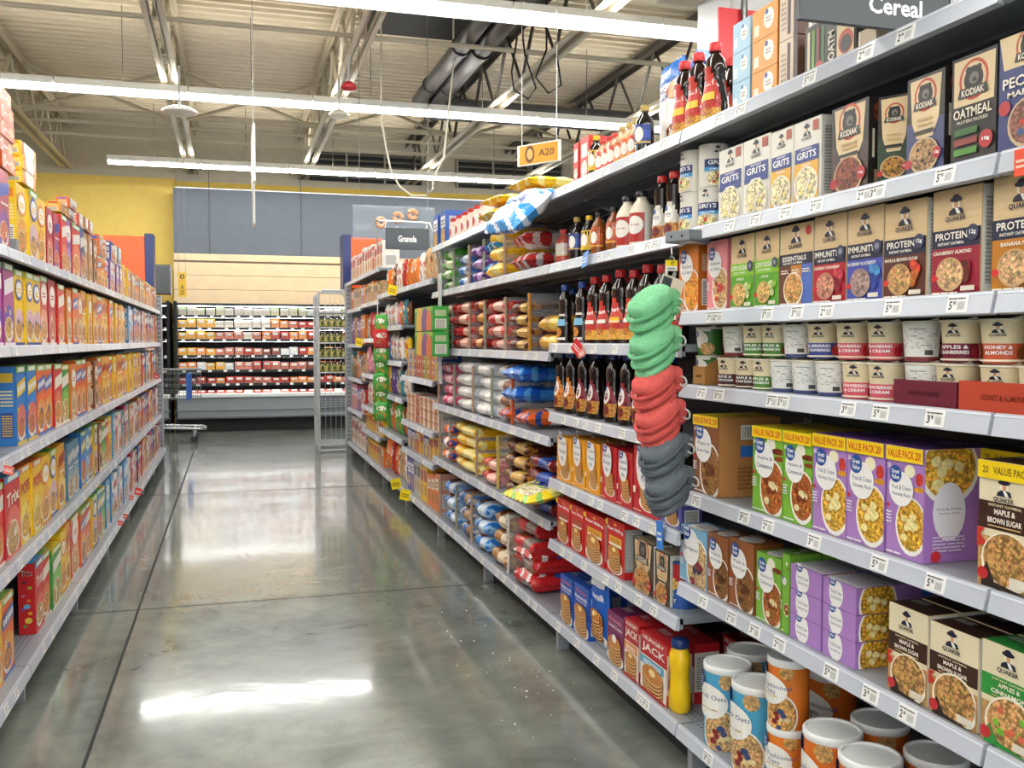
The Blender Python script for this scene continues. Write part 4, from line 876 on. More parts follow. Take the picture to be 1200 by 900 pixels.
# ---------------------------------------------------------------- bottles
def bottle(name, desc, h, r, body, cap, lab, capc='plastic', dz=(.28, .7), prof=None, flatness=1., a_lab=None, mat_='gloss'):
    pr = prof or [(.62, 0), (.95, .01), (1, .05), (1, .3), (.86, .45), (.9, .58), (.92, .68), (.7, .78), (.34, .86), (.3, .9)]
    P = [(r*a, h*b_) for a, b_ in pr]; mm = M(); mm.lathe(P, body, mat_, 20, sy=flatness)
    def rz(zz):
        z = zz
        for (ra, za), (rb, zb) in zip(P[:-1], P[1:]):
            if za <= z <= zb: return ra+(rb-ra)*(z-za)/max(zb-za, 1e-6)
        return P[-1][0]
    c = M(); rc = P[-1][0]*1.25; c.lathe([(rc*.98, h*.895), (rc, h*.9), (rc, h*.985), (rc*.9, h), (.001, h)], cap, 'plastic', 14, sy=flatness if flatness > .8 else 1)
    l = M(); z0, z1 = h*dz[0], h*dz[1]; arc = r*2.5
    # label follows the wall in rows
    ny = 6
    def fn(x, y, e): 
        a = (x-arc/2)/r; q = rz(z0+y)+.0006+e; return (q*math.sin(a), -q*math.cos(a)*flatness, z0+y)
    f = Face(l, fn, arc, z1-z0, 'card', 6); lab(f)
    return Proto(name, 'bottle', desc, mm, [('cap', c, None), ('label', l, None)])
def strips(f, cols):                                # label built in bands so that it hugs the curve
    n = len(cols)
    for i, (c, a) in enumerate(cols): f.rect(.0, i/n, 1, (i+1)/n-.0005, c, a); f.k -= 1
    f.k += 1
def lab_red(f):
    n = 8
    for i in range(n):
        q = .5-.5*math.sin(math.pi*(.1+.62*(n-1-i)/n)); f.rect(q, i/n, 1-q, (i+1)/n, '#c9352a' if i > 1 else '#e8b04a', .5 if i < 3 else 0); f.k -= 1
    f.k += 2; f.text('Pearl', .5, .72, .5, .1, '#fff'); f.rect(.2, .42, .8, .52, '#f3ece0'); f.ell(.5, .2, .25, .1, '#c98238', .6)
def lab_yel(f):
    lab_red(f); f.rect(.2, .4, .8, .54, '#f0c030')
def lab_gv(col):
    def fn(f):
        n = 8
        for i in range(n):
            q = .5-.5*math.sin(math.pi*(.1+.66*(n-1-i)/n)); f.rect(q, i/n, 1-q, (i+1)/n, col if i > 2 else '#c98a3a', .0 if i > 2 else .9); f.k -= 1
        f.k += 2; f.ell(.45, .62, .24, .3, '#f0ede6'); f.lines(.28, .55, .62, .68, 2, '#667'); f.ell(.34, .8, .1, .1, '#1b4f9c'); f.ell(.45, .2, .22, .18, '#7a2a20', .8)
    return fn
def lab_white(f): f.rect(.12, .0, .88, 1, '#e9e6df'); f.rect(.12, .55, .88, .8, '#7ab8d8'); f.ell(.5, .3, .2, .2, '#c98238', .6)
def lab_band(c1, c2, t=None):
    def fn(f): f.rect(0, 0, 1, 1, c1); f.rect(0, .3, 1, .7, c2); (f.text(t, .5, .5, .7, .3, '#fff') if t else f.ell(.5, .5, .2, .3, '#f4f0e6')); f.rect(0, .05, 1, .12, '#e8c030')
    return fn
def lab_jug(f): f.rect(0, 0, 1, 1, '#b82c24'); f.ell(.5, .58, .32, .3, '#f4efe6'); f.text('syrup', .5, .58, .36, .08, '#a03020', bold=False); f.rect(.85, 0, 1, 1, '#e9e6df')
PLB = [(.7, 0), (.98, .01), (1, .05), (1, .3), (.85, .42), (.72, .52), (.78, .62), (.84, .7), (.72, .79), (.36, .87), (.32, .9)]
CYL = [(.9, 0), (1, .01), (1, .62), (.92, .7), (.55, .8), (.36, .85), (.36, .9)]
JUG = [(.9, 0), (1, .02), (1, .6), (.92, .68), (.6, .8), (.4, .86), (.4, .9)]
BT = {
 'red': bottle('syrup_bottle', 'dark syrup bottle with red cap and red label', .26, .046, '#1c0f0a', '#c8242a', lab_red, dz=(.06, .62), prof=PLB, flatness=.75),
 'yel': bottle('syrup_bottle', 'dark syrup bottle with red cap and yellow-striped label', .27, .05, '#1c0f0a', '#c8242a', lab_yel, dz=(.06, .62), prof=PLB, flatness=.75),
 'blu': bottle('syrup_bottle', 'dark syrup bottle with blue cap', .25, .041, '#180e0a', '#1f4a9a', lab_white, dz=(.06, .5), prof=PLB, flatness=.75),
 'gvo': bottle('syrup_bottle', 'dark syrup bottle with navy cap and orange label', .26, .042, '#150c08', '#1a2f7a', lab_gv('#e0822a'), dz=(.08, .58), prof=PLB, flatness=.75),
 'gvr': bottle('syrup_bottle', 'dark syrup bottle with navy cap and maroon label', .26, .042, '#150c08', '#1a2f7a', lab_gv('#8a1c30'), dz=(.08, .58), prof=PLB, flatness=.75),
 'big': bottle('syrup_bottle', 'large dark syrup bottle with red cap', .245, .046, '#24120c', '#d0282a', lab_yel, dz=(.04, .7), prof=PLB, flatness=.75),
 'jug': bottle('syrup_jug', 'cream syrup jug with red label and dark cap', .19, .042, '#e8dfc8', '#1d1d20', lab_jug, dz=(.08, .6), prof=JUG, mat_='plastic'),
 'dkb': bottle('syrup_bottle', 'short dark bottle with navy-blue label', .18, .034, '#14100e', '#b89a4a', lab_band('#28408a', '#3050b0', 'BLUE'[:0] or None), dz=(.25, .62), prof=CYL),
 'yll': bottle('syrup_bottle', 'short dark bottle with yellow label', .17, .032, '#14100e', '#e0b41e', lab_band('#e8b81e', '#d8a010'), dz=(.2, .65), prof=CYL),
 'amb': bottle('syrup_bottle', 'amber bottle with orange-red label', .17, .03, '#8a4a1c', '#1d1a18', lab_band('#c8502a', '#d86a30'), dz=(.2, .65), prof=CYL),
 'pnk': bottle('syrup_bottle', 'pink-red bottle with white label and red cap', .15, .033, '#c85a4a', '#d0302a', lab_band('#f0e2da', '#e8cfc4'), dz=(.25, .6), prof=CYL),
 'oil': bottle('syrup_bottle', 'clear amber bottle with orange label', .15, .03, '#c8a070', '#c8a85a', lab_band('#e0622a', '#e8822a'), dz=(.15, .6), prof=CYL),
 'rdb': bottle('syrup_bottle', 'amber bottle with red label and red cap', .14, .03, '#c88a60', '#d8362e', lab_band('#d8402e', '#f0e0d0'), dz=(.12, .65), prof=CYL),
 'ket': bottle('syrup_bottle', 'embossed dark bottle with red cap and oval label', .215, .034, '#1d1210', '#c8302a', lab_gv('#d8d0c4'), dz=(.05, .55), prof=[(.9, 0), (1, .02), (1, .12), (.9, .3), (.82, .45), (.7, .58), (.8, .66), (.74, .75), (.78, .8), (.4, .88), (.4, .9)]),
}
def bottles(z, X, lst, where, group):
    for e in lst:
        px, k = e[:2]; dx = e[2] if len(e) > 2 else 0; y, _ = atx(px, 400, X+dx)
        put(BT[k], X+dx, y, z+.0006, RZ_R+(.15 if k in ('red', 'yel', 'blu', 'gvo', 'gvr', 'big') else .5), f'{nth(where)} along {where}', group)
bottles(1.31, 1.36, [(662, 'blu'), (671, 'blu', .14), (682, 'blu'), (697, 'red'), (711, 'red'), (727, 'yel'), (743, 'red'), (759, 'yel'), (776, 'red'), (685, 'red', .13), (702, 'red', .13), (735, 'red', .13), (752, 'red', .13), (793, 'red')], 'the upper syrup shelf', 'syrup bottles on the third shelf')
bottles(1.018, 1.36, [(659, 'gvo'), (671, 'gvo'), (685, 'gvr'), (699, 'gvr'), (705, 'gvr', .1), (719, 'gvr'), (736, 'gvr'), (753, 'gvr'), (770, 'gvr'), (788, 'gvr'), (664, 'gvo', .1), (684, 'gvr', .1), (727, 'gvr', .1), (750, 'gvr', .1)], 'the lower syrup shelf', 'syrup bottles on the fourth shelf')
bottles(1.645, 1.36, [(660, 'pnk'), (676, 'dkb'), (690, 'yll'), (701, 'amb'), (707, 'amb', .09), (719, 'amb'), (735, 'jug'), (751, 'jug'), (760, 'jug', .1), (775, 'ket'), (789, 'ket'), (724, 'jug', .13), (742, 'jug', .13), (683, 'amb', .1)], 'the second syrup shelf', 'syrup bottles and jugs on the second shelf')
bottles(1.948, 1.37, [(698, 'yll'), (706, 'rdb'), (713, 'rdb'), (720, 'rdb'), (728, 'oil'), (736, 'oil'), (744, 'oil'), (754, 'dkb'), (800, 'big'), (816, 'big'), (835, 'big'), (853, 'big', .12)], 'the top shelf above the syrup', 'bottles on the top shelf')
def squeeze():
    h = .235; r = .042; mm = M(); mm.lathe([(r*.8, 0), (r, .01), (r, .06), (r*.9, .09), (r*.86, .12), (r*.97, .15), (r*.98, .18), (r*.7, .2), (r*.55, .205)], '#f2c414', 'plastic', 22, sy=.8)
    c = M(); c.lathe([(r*.62, .203), (r*.68, .206), (r*.68, .226), (r*.6, .232), (.001, h)], '#1d3a7a', 'plastic', 18)
    l = M(); f = cylface(l, r*.95, .03, .12, r*1.7, nx=8, a0=-.5, sy=.83, rz=lambda y: .041+.0006); f.ell(.4, .45, .3, .4, '#8a4a24', .8); f.ell(.45, .8, .22, .16, '#c8302a')
    return Proto('squeeze_bottle', 'bottle', 'yellow squeeze bottle with blue cap at the bottom shelf corner', mm, [('cap', c, 'blue screw cap'), ('label', l, None)])
y_, _ = atx(799, 830, 1.36); put(squeeze(), 1.352, y_+.0, .1456, RZ_R, '', 'squeeze bottle', desc='yellow squeeze bottle with blue cap beside the JACK boxes')
def keto():
    r, h = .05, .15; mm = M(); mm.lathe([(r, 0), (r, h*.5), (r, h)], lambda i: '#2a5aa8' if i == 0 else '#b8262e', 'card', 24)
    f = cylface(mm, r, 0, h, r*2.6, nx=20); f.text('BE', .5, .85, .3, .1, '#fff'); f.text('KETO', .5, .3, .45, .1, '#f0e6d0'); f.text('FRIENDLY', .5, .17, .6, .08, '#f0e6d0'); f.ell(.5, .52, .35, .2, '#e0b060', .8)
    return Proto('mix_canister', 'canister', '', mm, [('lid', (lambda l: (l.lathe([(r*1.02, h-.008), (r*1.02, h), (r*.95, h+.002), (.001, h+.002)], '#2a4a8a', 'plastic', 24), l)[1])(M()), None)])
y_, _ = atx(799, 690, 1.375); put(keto(), 1.375, y_, .4726, RZ_R, '', 'x', desc='blue and red KETO FRIENDLY canister beside the bear-badge boxes')
# ---------------------------------------------------------------- bags
def pillow(w, l, t, colfn, seed=0, art=None, nu=22, nv=26, crimp=.07, sag=.0):
    """soft bag lying flat: x across, y along, z thickness; printed art on the upper face"""
    r = random.Random(seed); ph = [r.uniform(0, 6.28) for _ in range(8)]
    def prof(u, v):
        a = max(0, 1-abs(u)**2.6); vv = max(0, 1-abs(v)/(1-crimp)) if False else max(0, 1-(min(1, abs(v)/(1-crimp)))**3.2)
        wr = 1+.16*math.sin(5*u+ph[0]+3*v)*math.sin(6*v+ph[1])+.07*math.sin(11*u+ph[2])*math.sin(9*v+ph[3])+.04*math.sin(23*u+ph[6]+8*v)
        wr /= 1.28
        return (a**.42)*(vv**(.38 if crimp > .03 else .3))*wr
    def S(u, v, s, e=0):
        pinch = 1-.05*math.sin(v*4+ph[4])-.04*abs(v)**4
        h = prof(u, v)*t/2
        wr = 1/1.2*(1+.1*math.sin(5*u+ph[0]+3*v)*math.sin(6*v+ph[1])+.05*math.sin(11*u+ph[2])*math.sin(9*v+ph[3]))
        if crimp < .03:
            cu = max(0, abs(u)*w/2-(w/2-t*.6))/(t*.6); cv = max(0, abs(v)*l/2-(l/2-t*.45))/(t*.45)
            h = math.sqrt(max(0, 1-cu*cu))*math.sqrt(max(0, 1-cv*cv))*wr*t/2*1.04
        edge = .004*math.sin(u*22+ph[5])*(abs(v) > .9)
        return (u*w/2*pinch, v*l/2+edge*.3, t/2+s*(h+.0008+e)+edge-sag*(u*u)*t)
    dn = (lambda q: math.copysign(1-(1-abs(q))**1.8, q)) if crimp < .03 else (lambda q: q)
    mm = M(); V = []; F = []; cols = []
    for s in (1, -1):
        b = len(V)
        for j in range(nv+1):
            for i in range(nu+1): V.append(S(dn(-1+2*i/nu), dn(-1+2*j/nv), s))
        for j in range(nv):
            for i in range(nu):
                q = [b+j*(nu+1)+i, b+j*(nu+1)+i+1, b+(j+1)*(nu+1)+i+1, b+(j+1)*(nu+1)+i]
                F.append(q if s > 0 else q[::-1]); cols.append(colfn((i+.5)/nu, (j+.5)/nv, s))
    mm.fs(V, F, lambda i: cols[i][0], lambda i: cols[i][1], 'film', True)
    if art:
        f = Face(mm, lambda x, y, e: S(2*x/w-1, 2*y/l-1, 1, e+.001), w, l, 'film', 6); art(f)
    return mm
def bagcol(base, mid=None, food=None, stripes=None, seed=0):
    def fn(u, v, s):
        if food and abs(u-.5) < .3 and .12 < v < .48: return (food, .9)
        if mid and .5 < v < .78: return (mid, .15)
        if stripes and int((v*1.5+u)*7) % 3 == 0: return (stripes, 0)
        return (base, .12)
    return fn
def bagart(c, t=None):
    def fn(f):
        if t: f.text(t, .5, .68, .7, .12, c)
        else: f.ell(.5, .7, .3, .14, c); f.lines(.2, .5, .8, .58, 2, c)
    return fn
BG = {
 'green': ('small green candy bag', '#4fa334', '#d8e8c0', '#6ab84a', None, '#fff'), 'blue': ('blue candy bag', '#2f6fc4', '#cfe0f4', '#e0b070', None, '#fff'), 'purple': ('purple candy bag', '#5a2f7a', '#c8a0d8', None, '#8a5aa8', '#fff'),
 'yellow': ('yellow candy bag', '#f0b81c', '#f8e070', '#c87a2a', None, '#2a4a9a'), 'marsh': ('large blue and white marshmallow bag', '#2f8fd8', '#f0f2f6', '#f4f0ee', '#d8e8f8', '#1d4fa8'), 'redm': ('large red and white marshmallow bag', '#cc2f2a', '#f0e6e2', '#f0e8e4', '#e8d8d4', '#fff'),
 'red': ('red candy bag', '#c8242c', '#f0c0b0', '#a83a2a', '#e86a5a', '#fff'), 'redbr': ('red and brown chocolate bag', '#8a2420', '#d89a4a', '#6a3a20', None, '#f4e0b0'), 'pasta': ('golden chip bag with yellow header', '#e0a83a', '#f0c850', '#c88a3a', None, '#c82a2a'),
 'pink': ('pink marshmallow bag', '#e0487a', '#f4c0d0', '#e86a92', None, '#fff'), 'white': ('white marshmallow bag', '#e8e4e0', '#f6f4f2', '#f0eae4', '#cfd4e0', '#7a4a8a'), 'cream': ('white and brown marshmallow bag', '#e2dcd6', '#8a5a3a', '#efe8e0', None, '#5a2a1a'),
 'bigblue': ('big royal-blue glossy bag', '#1d5fc8', '#3f8fe0', '#2a6ad0', '#5aa8e8', '#fff'), 'orange': ('orange and white snack bag', '#e8662a', '#f4e6dc', '#c8783a', '#2a4a9a', '#fff'),
 'corn': ('yellow marshmallow bag', '#f2c21c', '#f8e890', '#e8b02a', '#fff0a0', '#c8382a'), 'choc': ('brown and gold chocolate bag', '#5a2a20', '#d8b060', '#4a2a1c', '#a8702a', '#f0d890'), 'chips': ('maroon chocolate bag with blue edge', '#7a1f24', '#2a4fa8', '#5a3422', None, '#f4e0b0'),
 'sweet': ('bright yellow baking bag with blue print', '#f4d21e', '#f6ee8a', '#e8dcb0', '#8ac04a', '#2a3f9a'), 'walnut': ('walnut bag with blue ends', '#3a6ab0', '#b08a60', '#8a5c38', '#cfc8c0', '#fff'), 'bluew': ('blue foil snack bag', '#2a78d0', '#d8e8f8', '#8a5a34', '#9ac8f0', '#fff'),
 'redwal': ('red nut bag with clear window', '#c8262a', '#9a8a80', '#8a5430', None, '#fff'), 'party': ('red, blue and white party snack bag', '#c8242c', '#3a5ab8', '#d8b070', '#e8e0dc', '#fff'), 'gold': ('brown bag of nuts', '#a8703a', '#e8d8b8', '#7a4a28', '#c89a5a', '#4a2a14')}
def bag(k, w, l, t, seed, standing=False, crimp=.07):
    d, base, mid, food, st, ink = BG[k]; w, l, t = round(w, 2), round(l, 2), round(t, 3)
    key = ('bag', k, w, l, t, seed % 3, standing, crimp)
    def make():
        mm = pillow(w, l, t, bagcol(base, mid, food, st, seed), seed % 3+len(k), bagart(ink), crimp=crimp)
        nm = 'marshmallow_bag' if 'marsh' in d else 'snack_bag'
        if standing: mm.v = [(x, z-t/2, y+l/2) for x, y, z in mm.v]; mm.v = [(x, -(y), z) for x, y, z in mm.v]
        return Proto(nm, 'bag', d, mm)
    return cached(key, make)
def heap(k, px0, px1, z, n, X, where, group, t=.065, l=.3, seed=0, rz=0, deep=.0, wsc=.98):
    """a stack of n bags lying one on the other between two measured columns of the photograph's shelf"""
    ya, _ = atx(px0, 400, X); yb, _ = atx(px1, 400, X); r = random.Random(seed*7+len(k)+int(px0)); w = (ya-yb)*wsc
    for i in range(n):
        o = put(bag(k, l, w*.89, t*1.16, i+seed, False, .012), X+l/2+.012+deep+r.uniform(-.012, .012), (ya+yb)/2, z+.001+i*(t*1.165+.001), rz+math.pi+r.uniform(-.03, .03), f'{ORD[i]} up in {where}', group, rx=0)
def divider(px, z, h, X, desc, strip='#b79a82', dp=.4):
    y, _ = atx(px, 400, X); o = bpy.data.objects.new('shelf_divider', None); COL.objects.link(o); o.location = (X, y, z+.0005); o.rotation_euler = (0, 0, RZ_R)
    tag(o, desc, 'divider', 'clear plastic dividers between candy bags')
    m1 = M(); m1.box(-.0015, .0015, .012, dp, 0, h, '#dfe6ea', 'clear', 0); part('clear_panel', m1, o)
    m1 = M(); m1.box(-.011, .011, 0, .012, 0, h, strip, 'plastic', .002); f = Face(m1, flat((-.011, 0, 0), (1, 0, 0), (0, 0, 1), (0, -1, 0)), .022, h); f.lines(.15, .05, .85, .95, 10, '#8f6f5c', int(px)); part('front_strip', m1, o)
GM = 'marshmallow and candy bags'
XB = 1.34
shelfs = [(1.645, [(513, .235), (531, .235), (549, .235), (566, .235), (590, .27)], 'top bag shelf'), (1.273, [(512, .27), (529, .27), (549, .27), (567, .27), (591, .27)], 'second bag shelf'),
          (.908, [(513, .27), (531, .27), (553, .27), (575, .27)], 'third bag shelf'), (.545, [(514, .27), (526, .27), (557, .27)], 'fourth bag shelf'), (.145, [(514, .28), (533, .28), (551, .28)], 'bottom bag shelf')]
for z, ps, nm in shelfs:
    for i, (px, h) in enumerate(ps): divider(px, z, h, RX+.022, f'clear divider, {ORD[i]} from the granola end of the {nm}', '#9aa08a' if i % 2 else '#b79a82')
for (px, z, h, c, lab) in ((619, 1.273, .27, '#c98a2a', 'amber printed divider beside the golden chip bags'), (599, .908, .27, '#d8582a', 'orange printed divider beside the big blue bag'), (582, .545, .28, '#d8c060', 'yellow and red printed divider beside the red candy'), (594, .145, .3, '#e6e2dc', 'white printed divider beside the walnut bags')):
    divider(px, z, h, RX+.02, lab, c)
hp = [('green', 514, 529, 1.645, 4, 1, .055), ('blue', 532, 547, 1.645, 3, 2, .055), ('purple', 550, 564, 1.645, 3, 3, .06), ('yellow', 567, 588, 1.645, 3, 4, .075),
      ('red', 513, 528, 1.273, 4, 5, .06), ('red', 530, 547, 1.273, 4, 6, .06), ('redbr', 550, 565, 1.273, 4, 7, .06), ('red', 568, 589, 1.273, 4, 8, .055), ('choc', 593, 617, 1.273, 4, 9, .05), ('pasta', 623, 650, 1.273, 2, 10, .07),
      ('pink', 515, 529, .908, 4, 11, .058), ('white', 532, 551, .908, 4, 12, .062), ('white', 555, 573, .908, 4, 13, .062), ('cream', 577, 597, .908, 4, 14, .062),
      ('orange', 515, 525, .545, 3, 15, .07), ('corn', 528, 556, .545, 4, 16, .06), ('red', 559, 580, .545, 2, 17, .06), ('choc', 584, 612, .545, 4, 18, .06), ('chips', 614, 646, .545, 4, 19, .055),
      ('bluew', 516, 531, .145, 3, 20, .08), ('walnut', 535, 549, .145, 3, 21, .08), ('bluew', 553, 568, .145, 3, 22, .08), ('gold', 571, 592, .145, 3, 23, .08), ('redwal', 598, 624, .145, 4, 24, .07)]
nm_of = {1.645: 'top bag shelf', 1.273: 'second bag shelf', .908: 'third bag shelf', .545: 'fourth bag shelf', .145: 'bottom bag shelf'}
for i, (k, a, b_, z, n, sd, t) in enumerate(hp): heap(k, a, b_, z, n, XB-.035, f'{nth("heap"+str(z))} stack of the {nm_of[z]}', f'bags on the {nm_of[z]}', t, .28, sd)
def loose(k, px, py, X, w, l, t, rz, rx, ry, desc, seed=0, st=False):
    y, z = atx(px, py, X); z = py if py < 3 else z; p = bag(k, w, l, t, seed, st); put(p, X, y, z, rz, '', 'loose bags', rx=rx, ry=ry, desc=desc)
loose('marsh', 606, 1.647, 1.48, .28, .32, .12, RZ_R+.05, 0, 0, 'blue and white marshmallow bag lying at the bottom of its pile')
loose('marsh', 606, 1.77, 1.48, .28, .32, .12, RZ_R-.05, 0, 0, 'blue and white marshmallow bag lying second up in its pile', 1)
loose('marsh', 619, 262, 1.24, .36, .26, .13, RZ_R+.1, .75, .05, 'crumpled blue and white marshmallow bag bulging out over the top shelf edge', 2)
loose('redm', 641, 1.649, 1.47, .24, .30, .11, RZ_R, 0, 0, 'red and white marshmallow bag lying under another red one')
loose('redm', 641, 1.76, 1.47, .24, .30, .10, RZ_R-.1, .0, 0, 'red and white marshmallow bag lying on top of another', 1)
loose('corn', 597, 1.949, 1.42, .30, .28, .075, RZ_R, 0, 0, 'yellow bag lying lowest on the top shelf end')
loose('corn', 602, 2.026, 1.44, .30, .28, .07, RZ_R+.1, .0, 0, 'yellow bag lying above another on the top shelf end', 1)
loose('corn', 638, 1.949, 1.44, .28, .28, .08, RZ_R-.1, .0, 0, 'yellow bag under another one next to the slim red boxes', 2)
loose('corn', 638, 2.032, 1.44, .30, .28, .07, RZ_R+.05, .0, 0, 'yellow bag on top of another next to the slim red boxes', 1)
loose('bigblue', 630, 1.115, 1.42, .28, .28, .10, RZ_R+.1, 0, 0, 'royal-blue glossy bag leaning over the orange bags')
loose('bigblue', 626, 1.01, 1.43, .28, .28, .10, RZ_R-.05, 0, 0, 'royal-blue glossy bag under a larger one', 1)
loose('orange', 617, .91, 1.42, .15, .26, .095, RZ_R, 0, 0, 'orange and blue snack bag poking under the blue bags')
loose('orange', 640, .91, 1.42, .16, .26, .095, RZ_R+.05, 0, 0, 'orange and white snack bag next to the syrup shelf', 1)
loose('sweet', 632, 585, 1.30, .32, .24, .07, RZ_R+.1, .2, .0, 'bright yellow baking bag slumped over the shelf edge')
loose('party', 642, .147, 1.43, .24, .26, .11, RZ_R, 0, 0, 'party snack bag with red and blue stripes at the bottom of its pile')
loose('party', 642, .26, 1.43, .24, .26, .11, RZ_R+.1, 0, 0, 'party snack bag with red and blue stripes on top of its pile', 1)
# standing bags
def standbag(w, h, t, art, base, name, desc, seed=1):
    mm = pillow(w, h, t, lambda u, v, s: base(u, v), seed, art); mm.v = [(x, t-z, y+h/2) for x, y, z in mm.v]
    mm.f = [f[::-1] for f in mm.f]
    return Proto(name, 'bag', desc, mm)
def cob(f): f.rect(.04, .8, .96, .97, '#1f6fc8'); f.text('PECAN', .5, .7, .6, .06, '#1d4fa8'); f.text('HALVES', .45, .63, .5, .04, '#1d4fa8'); f.ell(.75, .68, .2, .16, '#d8822a', .6); f.ell(.7, .25, .18, .14, '#8a4a24', .8); f.lines(.5, .08, .9, .16, 2, '#2a5aa8')
p = standbag(.2, .33, .07, cob, lambda u, v: (('#1f6fc8' if v > .78 else '#ece8e4'), .0), 'snack_bag', '')
y_, _ = atx(783, 160, 1.44); put(p, 1.44, y_+.03, 1.953, RZ_R-.05, '', '', desc='tall white bag with blue top standing beside the big syrup bottles')
mm = M(); mm.box(-.07, .07, 0, .06, 0, .3, '#1f62c0', 'card', .003); mm.fs([(-.07, 0, .3), (.07, 0, .3), (0, 0, .36), (-.07, .06, .3), (.07, .06, .3), (0, .06, .36)], [(0, 1, 2), (4, 3, 5), (1, 4, 5, 2), (3, 0, 2, 5)], '#1f62c0', 0, 'card', False)
y_, _ = atx(816, 100, 1.52); tag(link('milk_carton', mm.mesh('milk_carton'), None, (1.52, y_, 1.9485), (0, 0, RZ_R)), 'blue gable-top carton behind the big syrup bottles', 'carton')
def bluebag(f): f.text('Buttermilk', .5, .72, .8, .09, '#fff'); cakes(f, .5, .12, .4, 7, .05); f.rect(.05, .86, .95, .95, '#e8f0f8')
p = standbag(.16, .27, .06, bluebag, lambda u, v: ('#1f5fc0' if v > .1 else '#e8ecf2', 0), 'pancake_mix_bag', '', 2)
y_, _ = atx(701, 700, 1.34); put(p, 1.325, y_, .1465, RZ_R, '', '', desc='blue buttermilk pancake mix bag between the blue and plum boxes')

# ---------------------------------------------------------------- far granola bays
FB = {}
def smallbox(c1, c2, c3):
    def fn(f): f.rect(0, 0, 1, 1, c1); f.rect(.1, .55, .9, .86, c2); f.ell(.5, .3, .32, .36, c3, .8); f.lines(.2, .62, .8, .8, 2, '#444')
    return fn
cols_ = [('white', '#e8e2dc', '#d84a2a', '#c88a4a'), ('red', '#c4262a', '#f0e6d8', '#a8683a'), ('blue', '#2458ac', '#e8ecf4', '#d8a84a'), ('yellow', '#ecc22a', '#c8382a', '#c88a3a'), ('orange', '#e87a24', '#f6ead0', '#b8702a'),
         ('green', '#3fa03a', '#f0f0d8', '#b8903a'), ('tan', '#cfa878', '#7a4a2a', '#a8744a'), ('purple', '#6a4a9a', '#f0e4f0', '#a86a8a'), ('brown', '#6a3a24', '#e8d0a0', '#9a6a3a'), ('pink', '#e08aa0', '#f8eef0', '#d8a080'), ('teal', '#3a8a9a', '#eef2ea', '#c8a860'), ('grey', '#b8b8b4', '#5a5a5a', '#c89a5a')]
for n_, a, b_, c in cols_: kind('far_'+n_, 'snack_box', 'box', f'{n_} snack carton', smallbox(a, b_, c), a, None, None, .16)
PCH = {}
def pouch(n_):
    a = dict((q[0], q[1:]) for q in cols_)[n_]
    return cached(('pouch', n_), lambda: standbag(.15, .22, .07, lambda f: (f.ell(.5, .66, .32, .2, a[1]), f.ell(.5, .28, .34, .3, a[2], .9)), lambda u, v: (a[0], .2), 'granola_pouch', f'{n_} granola pouch', len(n_)))
def rowF(z, y0, y1, spec, where, h=.2, seed=0, X=1.34, hv=.25):
    """fills a far shelf from its far end to its near end; spec: colour names, + suffix p for pouch, digit for how many"""
    r = random.Random(seed); y = y1-.02; i = 0; items = []
    for s_ in spec.split():
        n, c = (int(s_[0]), s_[1:]) if s_[0].isdigit() else (1, s_); items += [c]*n
    tot = y1-y0-.04; w = tot/len(items)
    for c in items:
        if c == 'gap': y -= w; continue
        if c.endswith('_p'):
            hh = h*r.uniform(.85, 1.05); p = pouch(c[:-2]); put(p, X+r.uniform(0, .02), y-w/2, z+.004, RZ_R+r.uniform(-.06, .06), f'{nth(where)} along {where}', f'goods along {where}', scale=(w/.15*.9, 1, hh/.22))
        elif c.endswith('_s'):
            n = max(2, int(h/.075)); p = get_box('far_'+c[:-2], w-.004, .07)
            for j in range(n): put(p, X, y-w/2, z+.001+j*.0705, RZ_R, f'{nth(where)} along {where}', f'goods along {where}')
        else:
            hh = q5(h*r.uniform(.8, 1)); p = get_box('far_'+c, w-.004, hh); put(p, X, y-w/2, z+.001, RZ_R, f'{nth(where)} along {where}', f'goods along {where}')
        y -= w
S5, S6, S7, S8 = [(B0[i], B0[i+1]) for i in (5, 6, 7, 8)]
rowF(1.745, *S5, '2orange_p 2white_p 2tan_p grey_p', 'the pouch shelf beside the Granola sign', .24, 1)
rowF(1.05, *S5, '2blue_s 2red_s green_s orange_s blue_s', 'the second shelf of the green carton bay', .28, 2)
rowF(.70, *S5, '2white_s red_s white_s 3white_s', 'the third shelf of the green carton bay', .24, 3)
rowF(.48, *S5, '2blue orange yellow blue 2yellow', 'the fourth shelf of the green carton bay', .19, 4)
rowF(.145, *S5, 'blue purple 2grey 2yellow 3orange', 'the bottom shelf of the green carton bay', .27, 5)
rowF(1.745, *S6, 'teal_p 2orange_p brown_p 2white_p red_p orange_p', 'the pouch shelf under the Granola sign', .24, 6)
rowF(1.45, *S6, '2white_p 2white_p pink_p orange_p teal_p brown_p', 'the second shelf of the pouch bay', .22, 7)
rowF(1.154, *S6, 'brown_p blue_p 2white_p grey_p 2white_p yellow_p', 'the third shelf of the pouch bay', .22, 8)
rowF(.858, *S6, '2yellow_p purple_p purple_p grey_p teal_p 2white_p', 'the fourth shelf of the pouch bay', .24, 9)
rowF(.526, *S6, '2green_p orange_p green_p green_p brown_p orange_p', 'the fifth shelf of the pouch bay', .27, 10)
rowF(.145, *S6, '3orange_p red_p orange_p white_p 2tan_p white_p red_p', 'the bottom shelf of the pouch bay', .3, 11)
rowF(2.0, *S7, '3white red white 2white', 'the top shelf of the green strip bay', .3, 12)
rowF(1.70, *S7, '3tan orange 2tan brown tan', 'the second shelf of the green strip bay', .22, 13)
rowF(1.345, *S7, 'grey_p 3red_p 2green_p white', 'the third shelf of the green strip bay', .26, 14)
